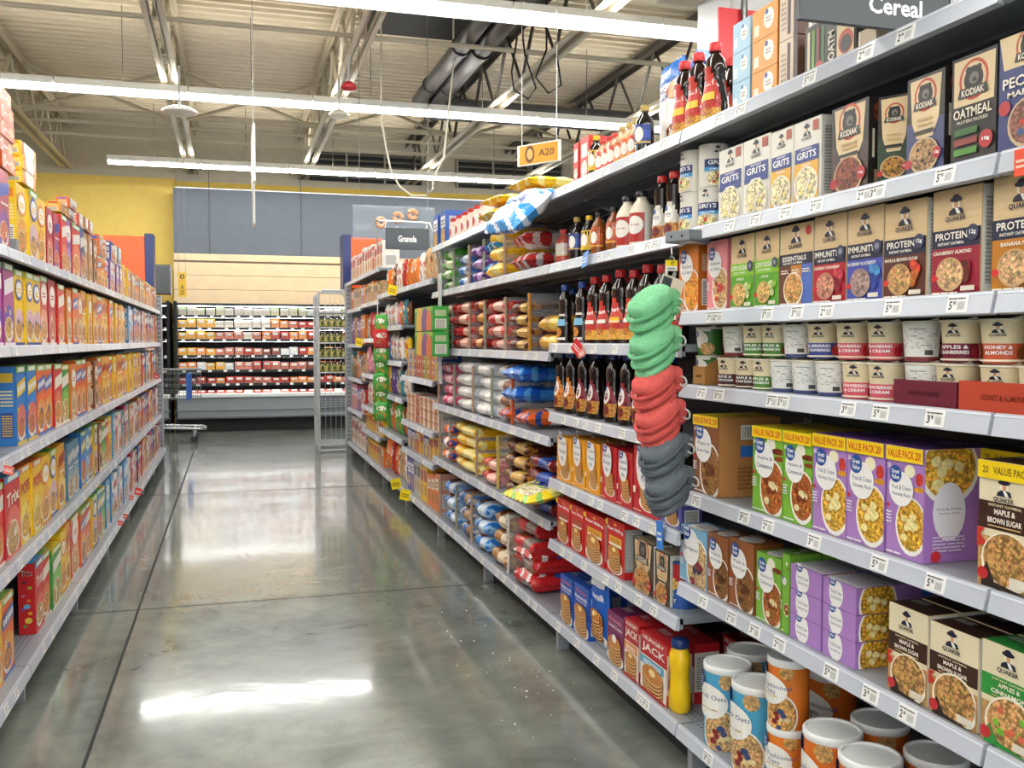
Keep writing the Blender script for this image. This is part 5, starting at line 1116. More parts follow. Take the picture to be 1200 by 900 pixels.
rowF(.99, *S7, '2pink_p pink_p 3purple_p orange', 'the fourth shelf of the green strip bay', .26, 15)
rowF(.66, *S7, '2white_p orange_p 2brown_p blue tan yellow', 'the fifth shelf of the green strip bay', .26, 16)
rowF(.42, *S7, '5yellow white 2yellow', 'the sixth shelf of the green strip bay', .17, 17)
rowF(.145, *S7, 'brown 2yellow 3yellow tan orange', 'the bottom shelf of the green strip bay', .2, 18)
rowF(2.0, *S8, '2white pink 3white', 'the top shelf of the end bay', .3, 19)
rowF(1.68, *S8, '2orange grey 3tan purple orange', 'the second shelf of the end bay', .24, 20)
rowF(1.29, *S8, '2purple yellow 2purple 2orange', 'the third shelf of the end bay', .32, 21)
rowF(.91, *S8, 'teal 2brown orange blue 2tan', 'the fourth shelf of the end bay', .3, 22)
rowF(.55, *S8, '3pink 2purple white red', 'the fifth shelf of the end bay', .28, 23)
rowF(.145, *S8, '2white grey 2white 3white', 'the bottom shelf of the end bay', .32, 24)
# jars and cartons on the top shelf over the dividers
def jar():
    mm = M(); mm.lathe([(.04, 0), (.045, .01), (.045, .11), (.035, .13)], '#e6c8b4', 'plastic', 18); f = cylface(mm, .045, .02, .08, .12, nx=8); f.rect(0, 0, 1, 1, '#f0e8e0'); f.ell(.5, .5, .2, .24, '#c8382a')
    l = M(); l.lathe([(.038, .13), (.04, .132), (.04, .15), (.001, .152)], '#c8322a', 'plastic', 16); return Proto('candy_jar', 'jar', 'pale candy jar with red lid', mm, [('lid', l, None)])
J = jar()
for i, px in enumerate((535, 542, 549, 556, 563, 571)): y_, _ = atx(px, 270, 1.38); put(J, 1.38, y_, 1.9488, RZ_R, f'{ORD[i]} on the top shelf above the candy dividers', 'candy jars')
for i, px in enumerate((517, 526, 548)): y_, _ = atx(px, 260, 1.50 if i == 2 else 1.40); put(get_box('far_blue', .16, .24 if i < 2 else .2), 1.50 if i == 2 else 1.36, y_, 1.9488, RZ_R, f'{ORD[i]} on the top shelf above the candy dividers', 'blue cartons')
# green hanging cartons in front of the pouch bay post
def greencart(f): f.rect(0, 0, 1, 1, '#2f9a3a'); f.rect(0, .82, 1, 1, '#8ac03a'); f.text('snacks', .5, .66, .7, .12, '#f0f4e8'); f.ell(.3, .3, .2, .2, '#e8b02a', .5); f.ell(.6, .28, .2, .18, '#6a3a8a', .5); f.ell(.8, .3, .14, .16, '#d86a2a', .5)
kind('gcart', 'snack_box', 'box', 'green snack carton with fruit picture', greencart, '#2f9a3a', None, None, .12)
ya, _ = atx(487, 380, 1.17); yb, _ = atx(508, 380, 1.17)
for i, z in enumerate((1.10+.13, 1.255+.13)): put(get_box('gcart', ya-yb, .15, .1), 1.165, (ya+yb)/2, z, RZ_R, f'{"lower" if i == 0 else "upper"} one clipped before the granola post', 'green cartons')
ga = bpy.data.objects.new('strip_post', None); COL.objects.link(ga); ga.location = (1.275, (ya+yb)/2, 1.05); tag(ga, 'white merchandising strip post beside the Granola sign', 'post')
g_ = M(); g_.box(-.008, .004, -.03, .03, 0, .7, '#c9ccd0', 'steel_paint'); part('strip', g_, ga)
# green pouches on the clip strip at the far bays
cs = bpy.data.objects.new('clip_strip', None); COL.objects.link(cs); y_, _ = atx(440, 400, 1.22); cs.location = (1.24, y_, .9); tag(cs, 'thin clip strip holding green pouches before the far bays', 'clip strip')
g_ = M(); g_.box(-.002, .002, -.012, .012, -.35, .85, '#d0d4d6', 'plastic'); part('strip', g_, cs)
for i in range(7):
    y_, z_ = atx(440+(-1, 1, .5, -1, .8, -.5, .6)[i], 372+i*17, 1.2); p = pouch('green' if i != 1 else 'red'); put(p, 1.235, y_-.07, z_-.14, -.35+(-.4, .3, .2, -.5, .3, -.2, .1)[i], f'{ORD[i]} from the top of the hanging clip strip', 'green pouches on a clip strip', scale=(.9, .8, .75))
# yellow and red shelf flags
def flag(name, desc, x, y, z, w, h, c, rz, ry=0, c2=None, rx=0):
    o = bpy.data.objects.new(name, None); COL.objects.link(o); o.location = (x, y, z); o.rotation_euler = (rx, ry, rz); tag(o, desc, 'tag')
    mm = M(); mm.box(-w/2, w/2, -.0006, .0006, -h/2, h/2, c, 'card', .0002); f = Face(mm, flat((-w/2, -.0006, -h/2), (1, 0, 0), (0, 0, 1), (0, -1, 0)), w, h); f.lines(.15, .3, .85, .7, 2, c2 or '#7a5a10'); part('card', mm, o)
    mm = M(); mm.box(-.008, .008, .0, .02, h*.3, h*.5, '#dfe4e8', 'clear'); part('clip', mm, o); return o
for i, (px, py) in enumerate(((464, 567), (475, 580))): y_, z_ = atx(px, py, 1.26); flag('shelf_flag', f'yellow flag hanging at the bottom shelf edge, {"farther" if i == 0 else "closer"} of two', 1.26, y_, z_, .085, .085, '#f4dc1c', -.5, .2*(i*2-1))
for (px, py, d) in ((460, 340, 'round yellow flag under the Granola sign'), (446, 383, 'yellow flag beside the green pouches'), (421, 401, 'small yellow flag at the end bay')):
    y_, z_ = atx(px, py, 1.26); flag('shelf_flag', d, 1.26, y_, z_, .09, .08, '#f4d41c', -.8, .2)
y_, z_ = atx(673, 407, 1.26); flag('shelf_flag', 'red tag tilted on the upper syrup shelf edge', 1.27, y_, z_, .055, .055, '#d0222a', -1.3, R(38), '#f4e0e0')
y_, z_ = atx(677, 414, 1.26); flag('shelf_flag', 'pink and white tag under the red one on the syrup shelf', 1.275, y_, z_, .05, .03, '#e88a80', -1.4, R(-15), '#fff')
y_, z_ = atx(684, 304, 1.27); flag('shelf_flag', 'light blue ticket on the second syrup shelf edge', 1.275, y_, z_, .055, .06, '#4a90d8', RZ_R, R(-8), '#e8f0fa', rx=R(-10))
y_, z_ = atx(772, 627, 1.275); flag('shelf_flag', 'blue and white ticket clipped on the fifth pancake shelf edge', 1.278, y_, z_, .045, .09, '#2f7fd8', RZ_R, R(-4), '#f0f4fa')
y_, z_ = atx(1197, 190, 1.27); flag('shelf_flag', 'orange-red dot on the second oatmeal shelf edge', 1.27, y_, z_, .03, .045, '#e84a24', RZ_R, 0, '#f8d0c0')
for i, (px, py, sz) in enumerate(((10, 551, .05), (162, 576, .09), (154, 583, .05), (147, 605, .05), (141, 613, .05), (183, 441, .08))):
    X_ = -.745 if i == 0 else -.70; y_, z_ = atx(px, py, X_); flag('shelf_flag', f'small red flag on the cereal shelf edge, {ORD[i]} from the mouth of the aisle', X_, y_, z_, sz, sz*.6, '#e0382a' if i else '#f07a6a', RZ_L-.5, .3, '#fff')

# ---------------------------------------------------------------- cereals
def cereal(base, logo, pic, acc, topc, seed, txt=None, style=0):
    def fn(f):
        r = random.Random(seed); k = f.W/f.H
        f.rect(0, 0, 1, 1, base, .0); 
        f.ell(.55, .3, .48, .36, acc, .25, x_hi=1, x_lo=0); f.ell(.5, .2, .4, .28, '#f0e8dc'); f.ell(.5, .22, .36, .23, pic, 1)
        for i in range(6): f.ell(r.uniform(.1, .9), r.uniform(.06, .5), .07, .07, (pic, logo, acc, '#e8d8b0')[i % 4], .7, x_hi=1, x_lo=0)
        if topc: f.rect(0, .92, 1, 1, topc); f.rect(.2, .93, .85, .985, '#e8efe0')
        if txt: f.text(txt, .5, .72, .8, .16, logo, rot=.06)
        elif style == 1:
            f.poly([(.06, .6), (.94, .68), (.94, .86), (.06, .78)], logo); 
            for i in range(5): f.ell(.18+i*.16, .7+i*.0145, .07, .08, '#f4f0e8'); 
        elif style == 2:
            f.ell(.5, .74, .4, .26, logo); f.ell(.5, .74, .33, .19, '#f4f0e8'); f.lines(.26, .69, .74, .78, 2, base, seed)
        else:
            for i in range(5):
                x = .14+i*.17; f.poly([(x, .64+.02*i), (x+.12, .65+.02*i), (x+.14, .8+.015*i), (x+.03, .82+.015*i)], logo)
            f.lines(.15, .56, .85, .61, 1, '#f4f0e8', seed)
        f.rect(0, 0, 1, .04, logo if style else acc)
    return fn
def cer_side(base, logo):
    def fn(f):
        f.rect(.02, .005, .98, .995, base); f.rect(.15, .1, .85, .42, '#e9e2d0' if base != '#2b7fd0' else '#22489a'); f.lines(.2, .12, .8, .4, 9, '#555' if base != '#2b7fd0' else '#e8c030', 5); f.rect(.15, .8, .85, .92, logo); f.lines(.15, .5, .85, .72, 5, '#f4e8b0', 6)
    return fn
CK = {}
kind('c_flato', 'cereal_box', 'box', 'orange flat carton with white loop print', lambda f: (f.rect(0, 0, 1, 1, '#c85806'), f.ell(.2, .5, .1, .1, '#f4e8d8'), f.ell(.2, .5, .07, .07, '#c8701a'), f.rect(.3, .42, .95, .52, '#f4e8d8'), f.ell(.75, .5, .14, .09, '#d8a060', .6)), '#c85806', lambda f: (f.rect(.02, .02, .98, .98, '#c85806'), f.ell(.5, .5, .3, .3, '#f4e8d8'), f.ell(.5, .5, .22, .22, '#d8701a')), None, .1)
def ck(name, desc, base, logo, pic, acc, topc=None, seed=0, txt=None, style=0, side=None):
    kind('c_'+name, 'cereal_box', 'box', desc, cereal(base, logo, pic, acc, topc, seed, txt, style), base, side or cer_side(base, logo), lambda f: f.rect(.02, .02, .98, .98, topc or base), .062)
ck('magenta', 'magenta cereal box with rainbow bits', '#a83a8a', '#f0e4f4', '#c8a03a', '#5a3aa8', '#3f9a6a', 1, style=1)
ck('fruity', 'red-violet fruity cereal box', '#b82a4a', '#3a5ac8', '#d8703a', '#8a3a9a', None, 2)
ck('yellow', 'yellow cereal box with blue oval', '#f2c818', '#2f4fa8', '#c8923a', '#d8b0c0', '#7ab84a', 3, style=2)
ck('yelplain', 'plain yellow cereal box with orange side', '#f2c81e', '#e88a1c', '#c8923a', '#e8a02a', None, 4, style=2)
ck('pops', 'yellow cereal box with red Pops lettering', '#f2c41c', '#c8242a', '#e0b040', '#f0d860', '#e86a1c', 5, txt='POPS')
ck('crim', 'crimson cereal box with white logo', '#b81c34', '#f0e8e4', '#c87a4a', '#d86a5a', None, 6, style=2)
ck('red', 'bright red cereal box', '#d82a24', '#f4e8d8', '#d8943a', '#e87a4a', '#8ab85a', 7, style=1)
ck('pinkred', 'pinkish red cereal box with golden bowl', '#d8504a', '#f0e8e0', '#d8a04a', '#e8a080', '#8fc06a', 8, style=2)
ck('blue', 'bright blue cereal box with yellow slash', '#2b7fd0', '#e8c42a', '#c8704a', '#d86a5a', '#7ab84a', 9, style=1, side=cer_side('#2b7fd0', '#e8c42a'))
ck('skyb', 'pale blue frosted cereal box', '#5a9ac8', '#e8eef4', '#c8a87a', '#9ac0dc', None, 10, style=2)
ck('denim', 'grey-blue wheat cereal box', '#54809a', '#f0ece0', '#b8905a', '#8aa8b8', None, 11, style=0)
ck('orange', 'orange cereal box with blue logo', '#ec6a1c', '#3a6ac0', '#c8843a', '#e8a04a', '#8ab85a', 12, style=1)
ck('wheat', 'orange cereal box with tall window print', '#e07a1e', '#f0e4c8', '#c8a070', '#d8b890', None, 13, style=2)
ck('brown', 'brown chocolate cereal box', '#8a4a24', '#f0d8a8', '#6a3a1c', '#c88a4a', None, 14, style=2)
ck('gold', 'golden honey cereal box', '#eaa41c', '#b82a24', '#c88a2a', '#f0c850', None, 15, style=0)
ck('green', 'green cereal box', '#2f9a3a', '#f4f0d8', '#c8a04a', '#7ac04a', '#e0c030', 16, style=1)
ck('white', 'white cereal box with red K-shaped stroke', '#e8e6e4', '#c8242a', '#c8783a', '#e8c0c0', None, 17, style=0)
ck('violet', 'violet and white cereal box', '#7a4a9a', '#f0ecf4', '#c8903a', '#b08ac8', None, 18, style=2)
ck('tan', 'tan cereal box with two white ovals', '#c09060', '#f0ece0', '#a8683a', '#d8b080', None, 19, style=2)
ck('navy', 'navy cereal box', '#26408a', '#e8e4d8', '#c88a4a', '#c8342a', None, 20, style=1)
def trix_side(f):
    f.rect(.02, .005, .98, .995, '#cf1d22'); f.text('Trix', .52, .87, .66, .075, '#f4f0e0'); f.text('Trix', .53, .868, .6, .062, '#2f4a2a')
    for x, y, c in ((.38, .74, '#5a2030'), (.7, .66, '#9ab83a'), (.3, .55, '#c86a8a'), (.62, .48, '#e87a2a'), (.3, .36, '#8a4aa8'), (.7, .3, '#e8b82a'), (.4, .12, '#6a9a3a')): f.ell(x, y, .13, .1, c)
    f.ell(.6, .2, .22, .2, '#e8c84a'); f.ell(.52, .4, .2, .16, '#6ab0d8')
ck('trix', 'red cereal box with Trix lettering', '#cf1d22', '#f4f0e0', '#c8a060', '#e86a5a', '#4a9ad0', 21, txt='Trix', side=trix_side)
def rowL(z, where, spec, h=.3, X=-.79, w=.185, seed=0, stack=False):
    """spec: (photo column where a run starts, kinds in turn ...) read away from the viewer"""
    r = random.Random(seed)
    for px0, px1, ks, *o in spec:
        opt = o[0] if o else {}
        y0, _ = atx(px0, 400, X); y1, _ = atx(px1, 400, X); y1 = min(y1, 11.02); ww = opt.get('w', w); n = max(1, round((y1-y0)/ww)); ww = (y1-y0)/n
        for i in range(n):
            k = ks[i % len(ks)]; hh = opt.get('h', h)*(1 if (dz_ := opt.get('h', 1)) < .25 else .925+.075*((len(k)*7) % 5)/4); p = get_box('c_'+k, round(ww-.004, 2), hh)
            nn = opt.get('stack', 1)
            for j in range(nn):
                put(p, X+opt.get('dx', 0)-r.uniform(0, .012), y0+(i+.5)*ww, z+opt.get('dz', 0)+.0006+j*(q5(hh)+.0006), RZ_L+r.uniform(-.015, .015), f'{nth(where)} along {where}', f'cereal boxes along {where}')
T1, T2, T3, T4, T5 = 'the top cereal shelf', 'the second cereal shelf', 'the third cereal shelf', 'the fourth cereal shelf', 'the bottom cereal shelf'
rowL(1.655, T1, [(-60, 16, ['fruity']), (26, 58, ['yelplain', 'yellow'], dict(h=.3)), (60, 75, ['crim', 'fruity', 'crim'], dict(h=.28)), (75, 88, ['red', 'violet', 'pinkred']), (88, 97, ['red']), (97, 102, ['navy']), (102, 116, ['tan', 'tan', 'brown']),
    (117, 129, ['orange', 'gold'], dict(h=.2)), (130, 145, ['violet', 'white', 'violet'], dict(h=.22)), (145, 153, ['yelplain', 'gold'], dict(h=.26)), (153, 170, ['orange', 'tan', 'brown', 'orange'], dict(h=.24)), (170, 190, ['gold', 'orange', 'red', 'tan'], dict(h=.24))], .3)
rowL(1.655+.3, T1+' upper layer', [(-30, 24, ['flato'], dict(h=.06, stack=5, w=.25, dx=-.0)), (32, 48, ['yelplain'], dict(h=.055, stack=3, w=.25)), (76, 84, ['gold', 'gold'], dict(h=.05)), (84, 93, ['orange'], dict(h=.05, stack=2, w=.2)), (97, 112, ['pinkred', 'tan'], dict(h=.07)), (118, 128, ['orange', 'white'], dict(h=.13, dz=-.098)), (132, 144, ['navy', 'tan', 'skyb'], dict(h=.13, dz=-.078))], .1)
rowL(1.655, T1+' rear row', [(36, 64, ['skyb'], dict(h=.53, w=.3, dx=-.09))], .4)
rowL(1.303, T2, [(-60, 19, ['magenta']), (21, 50, ['yellow']), (50, 77, ['pinkred', 'crim', 'red', 'pinkred']), (81, 98, ['wheat', 'orange']), (98, 125, ['gold', 'yelplain', 'gold', 'orange']), (125, 135, ['gold', 'orange']), (136, 148, ['yelplain', 'wheat']), (151, 160, ['skyb', 'white', 'blue']), (160, 190, ['orange', 'navy', 'tan', 'violet', 'gold', 'red', 'navy'])], .305)
rowL(.917, T3, [(20, 42, ['blue']), (43, 62, ['orange']), (63, 82, ['red', 'green', 'pinkred']), (82, 108, ['wheat', 'orange', 'orange', 'wheat']), (110, 124, ['brown', 'orange', 'gold']), (124, 150, ['gold', 'orange', 'yelplain', 'gold']), (150, 166, ['yelplain', 'gold', 'yellow']), (166, 190, ['red', 'navy', 'skyb', 'brown', 'white', 'gold'])], .31)
rowL(.52, T4, [(-60, 2, ['red']), (2, 21, ['trix', 'fruity', 'red']), (22, 46, ['pops']), (46, 75, ['yelplain', 'yellow', 'gold', 'yelplain']), (76, 92, ['denim', 'denim', 'skyb']), (93, 108, ['blue', 'skyb', 'blue', 'navy']), (108, 118, ['yellow', 'brown', 'gold']), (118, 130, ['green', 'red', 'yelplain', 'crim']), (130, 150, ['skyb', 'red', 'white', 'denim', 'crim']), (150, 168, ['tan', 'red', 'white', 'brown', 'orange']), (168, 190, ['violet', 'navy', 'crim', 'white', 'gold'])], .31)
rowL(.145, T5, [(-60, 11, ['yelplain', 'orange'], dict(h=.29)), (36, 55, ['trix', 'red'], dict(h=.29)), (55, 67, ['green'], dict(h=.28)), (67, 80, ['yelplain', 'gold']), (80, 90, ['pinkred', 'crim', 'red']), (90, 104, ['orange', 'red', 'wheat']), (105, 126, ['yellow', 'blue', 'green', 'skyb', 'blue']), (127, 151, ['skyb', 'white', 'denim', 'white', 'skyb']), (151, 168, ['crim', 'white', 'red', 'navy', 'red']), (168, 190, ['gold', 'brown', 'white', 'crim', 'violet', 'navy'])], .3, X=-.765)
put(get_box('c_trix', .19, .29, .085), -.80, atx(36, 400, -.765)[0]-.0+.0, 3.5, RZ_L, 'x', 'x') if False else None
# bracket at the top left
br = M(); br.box(0, .42, -.02, .02, -.0, .045, '#7d8288', 'steel_paint', .002)
for i in range(3): br.tube([(.34+.02*i, -.021, .02), (.34+.02*i, -.0225, .02)], .005, '#222', 'dull', 8)
y_, _ = atx(24, 285, -.78); tag(link('shelf_bracket', br.mesh('shelf_bracket'), None, (-1.20, y_-.05, 1.664), (0, 0, 0)), 'grey steel bracket lying on the top cereal shelf', 'bracket')

# ---------------------------------------------------------------- meat packs in the fridge
def pack(c1, c2, w=.13, h=.12):
    mm = M(); mm.box(-w/2, w/2, 0, .05, 0, h, c1, 'film', .006, a=.5); f = Face(mm, flat((-w/2, 0, 0), (1, 0, 0), (0, 0, 1), (0, -1, 0)), w, h, 'film')
    f.rect(.05, .08, .95, .92, c2, .7); f.rect(.2, .55, .8, .85, '#f0ece6', .1); return Proto('meat_pack', 'package', '', mm)
PKC = {'w': ('#ece8e2', '#e8dccc'), 'y': ('#f0c860', '#e8a83a'), 'o': ('#e8782a', '#e89a5a'), 'r': ('#c83a2a', '#b8402c'), 'p': ('#e0a090', '#c8705a'), 'g': ('#c8ccd0', '#d8dcdf'), 'd': ('#5a2a24', '#8a4434'), 'n': ('#7ab060', '#e8e0c0')}
PKN = {'w': 'white-wrapped meat pack', 'y': 'yellow-wrapped meat pack', 'o': 'orange-wrapped meat pack', 'r': 'red meat pack', 'p': 'pink sliced-meat pack', 'g': 'silver-grey meat pack', 'd': 'dark meat pack', 'n': 'green-labelled meat pack'}
PK = {k: pack(*v) for k, v in PKC.items()}
sh = [(1.70, 'nwnwnwwwwwnwnngwwwnwwyw'), (1.52, 'yyyywwwwwwooprroopppwppp'), (1.35, 'yyyypppwporroorpwpppppw'), (1.115, 'yyoyppprpddggrooyppprpp'), (.90, 'oogyygpprrppppdoorpporp'), (.70, 'rdrrorrrpprrooorroprrro')]
for si, (z, s_) in enumerate(sh):
    for i, ch in enumerate(s_):
        x = -.70+i*.132+random.uniform(-.008, .008); hs = random.uniform(.8, 1.05)*(1.05 if z > .8 else .85)
        put(PK[ch], x, 14.3+.175+random.uniform(0, .02), z-.004, 0, f'{nth("case"+str(si)+ch)} of its kind on the {ORD[si]} fridge shelf', f'meat packs on fridge shelf {ORD[si]}', rx=-.12, scale=(.95, 1, hs), desc=PKN[ch])
for i in range(22):
    x = -.70+i*.132; put(PK['wprdrprwrp'[i % 10]], x, 14.42, .552, 0, f'{nth("well")} along the lower fridge well', 'meat packs in the fridge well', rx=-1.1, scale=(.95, 1, .9), desc=PKN['wprdrprwrp'[i % 10]])
for si, z in enumerate((1.52, 1.35, 1.115, .9)):
    for i in range(4): put(PK['prdp'[i]], -1.55+i*.14, 14.48, z-.0115, 0, f'{ORD[i]} in the fridge behind the cereal shelves, shelf {ORD[si]} from the top', 'meat packs in the half hidden fridge', desc=PKN['prdp'[i]])
# dark monitor-like box and white top by the yellow wall
mm = M(); mm.box(-.14, .14, 0, .3, 0, .42, '#565a5e', 'steel_paint', .01); mm.box(-.12, .12, -.004, 0, .03, .39, '#46494d', 'steel_paint', .004)
tag(link('equipment_box', mm.mesh('equipment_box'), None, (-.98, 14.4, 2.001)), 'grey equipment box on top of the half hidden fridge', 'box')

# ---------------------------------------------------------------- wire rolling rack and cart
rk = bpy.data.objects.new('wire_rolling_rack', None); COL.objects.link(rk); rk.location = (1.165, 11.55, 0); tag(rk, 'tall grey wire rolling rack at the end of the granola shelves', 'rack')
rw, rd, rh = .19, .26, 1.92
def frame(y):
    m1 = M(); m1.tube([(-rw, y, .03), (-rw, y, rh-.06), (-rw+.05, y, rh), (rw-.05, y, rh), (rw, y, rh-.06), (rw, y, .03), (rw-.03, y, .02), (-rw+.03, y, .02)], .014, '#b9bdc0', 'steel_paint', 8, closed=True); return m1
part('end_frame', frame(-rd), rk); part('end_frame', frame(rd), rk)
for s_ in (-1, 1):
    m1 = M(); 
    for k in range(26): m1.tube([(s_*rw, -rd, .1+k*.07), (s_*rw, rd, .1+k*.07)], .0035, '#c2c5c8', 'steel_paint', 4)
    for k in range(6): m1.tube([(s_*rw, -rd+k*2*rd/5, .05), (s_*rw, -rd+k*2*rd/5, rh-.04)], .004, '#c2c5c8', 'steel_paint', 4)
    part('side_mesh', m1, rk)
m1 = M()
for k in range(7): m1.tube([(-rw+k*rw/3, rd, .05), (-rw+k*rw/3, rd, rh-.03)], .003, '#b9bdc0', 'steel_paint', 4)
for k in range(9): m1.tube([(-rw, rd, .45+k*.022), (rw, rd, .45+k*.022)], .004, '#34363a', 'dull', 4)
part('back_mesh', m1, rk)
for z in (.95, 1.12, 1.3, 1.48, 1.66, .1):
    m1 = M()
    for k in range(9): m1.tube([(-rw, -rd+k*rd/4, z), (rw, -rd+k*rd/4, z)], .004, '#bcc0c3', 'steel_paint', 4)
    m1.tube([(-rw, -rd, z), (rw, -rd, z)], .009, '#bcc0c3', 'steel_paint', 6); part('shelf', m1, rk)
def smalljar():
    mm = M(); mm.lathe([(.03, 0), (.033, .01), (.033, .09), (.028, .1)], '#7a7a3a', 'gloss', 14); f = cylface(mm, .033, .02, .055, .1, nx=6); f.rect(0, 0, 1, 1, '#cfc27a'); f.ell(.5, .5, .2, .3, '#4a5a2a')
    l = M(); l.lathe([(.03, .1), (.031, .118), (.001, .12)], '#2a2a28', 'plastic', 12); return Proto('pickle_jar', 'jar', 'small olive-green jar with dark lid', mm, [('lid', l, None)])
SJ = smalljar()
for si, z in enumerate((.95, 1.12, 1.3, 1.48)):
    for i in range(5): put(SJ, 1.165-.14+i*.07, 11.55-.2+.0*(i % 2), z+.005, 0, f'{ORD[i]} on the rack shelf {ORD[3-si]} from the top', 'jars on the wire rack')
ct = bpy.data.objects.new('shopping_cart', None); COL.objects.link(ct); ct.location = (-.86, 13.1, 0); tag(ct, 'grey shopping cart with blue trim half behind the cereal shelves', 'cart')
m1 = M(); x0, x1 = -.5, .45
for z in (.58, .66, .74, .82, .9, .95): m1.tube([(x0, -.25, z), (x1, -.25, z), (x1, .25, z), (x0, .25, z)], .004 if z < .94 else .009, '#a3a7ab', 'chrome', 4, closed=True)
for i in range(20): m1.tube([(x0+.05*i, -.25, .56), (x0+.05*i, -.25, .95)], .0028, '#a3a7ab', 'chrome', 4); m1.tube([(x0+.05*i, .25, .56), (x0+.05*i, .25, .95)], .0028, '#a3a7ab', 'chrome', 4); m1.tube([(x0+.05*i, -.25, .56), (x0+.05*i, .25, .56)], .0028, '#a3a7ab', 'chrome', 4)
part('basket', m1, ct)
m1 = M(); m1.tube([(x0, -.22, .22), (x1, -.22, .18), (x1+.06, -.1, .17), (x1+.06, .1, .17), (x1, .22, .18), (x0, .22, .22)], .016, '#b4b7ba', 'chrome', 8)
for i in range(9): m1.tube([(x0+.1*i, -.22, .21), (x0+.1*i, .22, .21)], .005, '#a3a7ab', 'chrome', 4)
for s_ in (-.22, .22): m1.tube([(x0, s_, .22), (x0-.02, s_, .6)], .014, '#a3a7ab', 'chrome', 6)
part('chassis', m1, ct)
for s_ in (-.26, .22):
    m1 = M(); m1.box(x1-.17, x1-.12, s_, s_+.03, .55, .9, '#2a62c0', 'plastic', .01); part('corner_guard', m1, ct, 'blue plastic guard')
for (xx, yy) in ((x1-.08, -.2), (x1-.08, .2), (x0, -.2), (x0, .2)):
    m1 = M(); m1.tube([(xx, yy-.015, .05), (xx, yy+.015, .05)], .05, '#33353a', 'dull', 16); m1.box(xx-.015, xx+.015, yy-.02, yy+.02, .08, .18, '#9a9ea2', 'steel_paint'); part('wheel', m1, ct)
m1 = M(); m1.tube([(x0-.08, -.25, 1.0), (x0-.08, .25, 1.0)], .016, '#2a62c0', 'plastic', 8); part('handle', m1, ct)

# clear hanging cookie bags poster over the granola sign
o = bpy.data.objects.new('cookie_banner', None); COL.objects.link(o); o.location = (1.27, 8.2, 2.2); o.rotation_euler = (0, 0, 0); tag(o, 'clear hanging sheet with ring cookies behind the Granola sign', 'sign')
m1 = M(); m1.box(-.26, .46, 0, .006, 0, .30, '#aab4bc', 'clear', 0); m1.tube([(-.2, .003, .3), (-.2, .003, 2.3)], .0025, '#bbb', 'chrome', 4); m1.tube([(.4, .003, .3), (.4, .003, 2.3)], .0025, '#bbb', 'chrome', 4); part('sheet', m1, o)
for i, (x, z) in enumerate(((-.02, .15), (.13, .2), (.26, .23))):
    m1 = M(); m1.tube([(x+.035*math.cos(a*.5236), -.012, z+.035*math.sin(a*.5236)) for a in range(12)], .019, '#d8a078', 'plastic', 8, closed=True); part('ring_cookie', m1, o)

# ---------------------------------------------------------------- oven mitts on the clip strip
def mitt(col, dark, desc):
    r = random.Random(3); mm = M()
    def lobe(cx, cy, cz, ax, ay, az, tilt, flat_top=.0):
        n, k = 44, 30; V = []; F = []; Mx = Matrix.Translation((cx, cy, cz)) @ Euler((0, tilt, 0)).to_matrix().to_4x4()
        for j in range(k+1):
            ph = math.pi*j/k
            for i in range(n):
                th = 2*math.pi*i/n; p = Vector((ax*math.copysign(abs(math.sin(ph)*math.cos(th))**.8, math.cos(th)), ay*math.copysign(abs(math.sin(ph)*math.sin(th))**.8, math.sin(th)), az*math.copysign(abs(math.cos(ph))**.7, math.cos(ph))))
                p.z += (.0032 if cz > .03 else .0015)*math.sin(p.x*230+p.y*230)*math.sin(p.y*230-p.x*230); V.append(Mx @ p)
        for j in range(k):
            for i in range(n): F.append((j*n+i, (j+1)*n+i, (j+1)*n+(i+1) % n, j*n+(i+1) % n))
        mm.fs(V, F, col, 0, 'cloth', True)
    def rim(cx, cz, ax, ay, tilt, rr):
        Mx = Matrix.Translation((cx, 0, cz)) @ Euler((0, tilt, 0)).to_matrix().to_4x4()
        mm.tube([Mx @ Vector((ax*math.cos(a*math.pi/12), ay*math.sin(a*math.pi/12), 0)) for a in range(24)], rr, dark, 'cloth', 8, closed=True)
    lobe(-.012, 0, .046, .064, .05, .030, -.5); rim(-.015, .033, .068, .051, -.5, .0065)
    lobe(-.01, 0, .005, .062, .048, .016, -.5); rim(-.01, .003, .065, .05, -.5, .006)
    lobe(-.005, 0, -.022, .058, .046, .016, -.55); rim(-.004, -.024, .06, .047, -.55, .005)
    mm.box(.02, .07, -.035, .035, .0, .075, col, 'cloth', .012)
    dots = M()
    for i in range(6):
        for j in range(4):
            a = -1.3+i*.5; dots.lathe([(.0022, 0), (.0016, .0012), (.0003, .0016)], dark, 'cloth', 6, cx=0, cy=0, cap=False)
    ring = M(); ring.tube([(.05+.0, -.045-.014*math.cos(a*math.pi/8), .035+.014*math.sin(a*math.pi/8)) for a in range(16)], .0026, '#cfd2d0', 'plastic', 6, closed=True)
    loop = M(); loop.box(.03, .06, -.04, -.033, .03, .05, dark, 'cloth', .002)
    return Proto('oven_mitt', 'oven mitt', desc, mm, [('hanging_ring', ring, 'white plastic ring'), ('hanging_loop', loop, None)])
MG, MC, MY = mitt('#86cf9c', '#6fb986', ''), mitt('#e2625c', '#c8504c', ''), mitt('#6a727a', '#545b63', '')
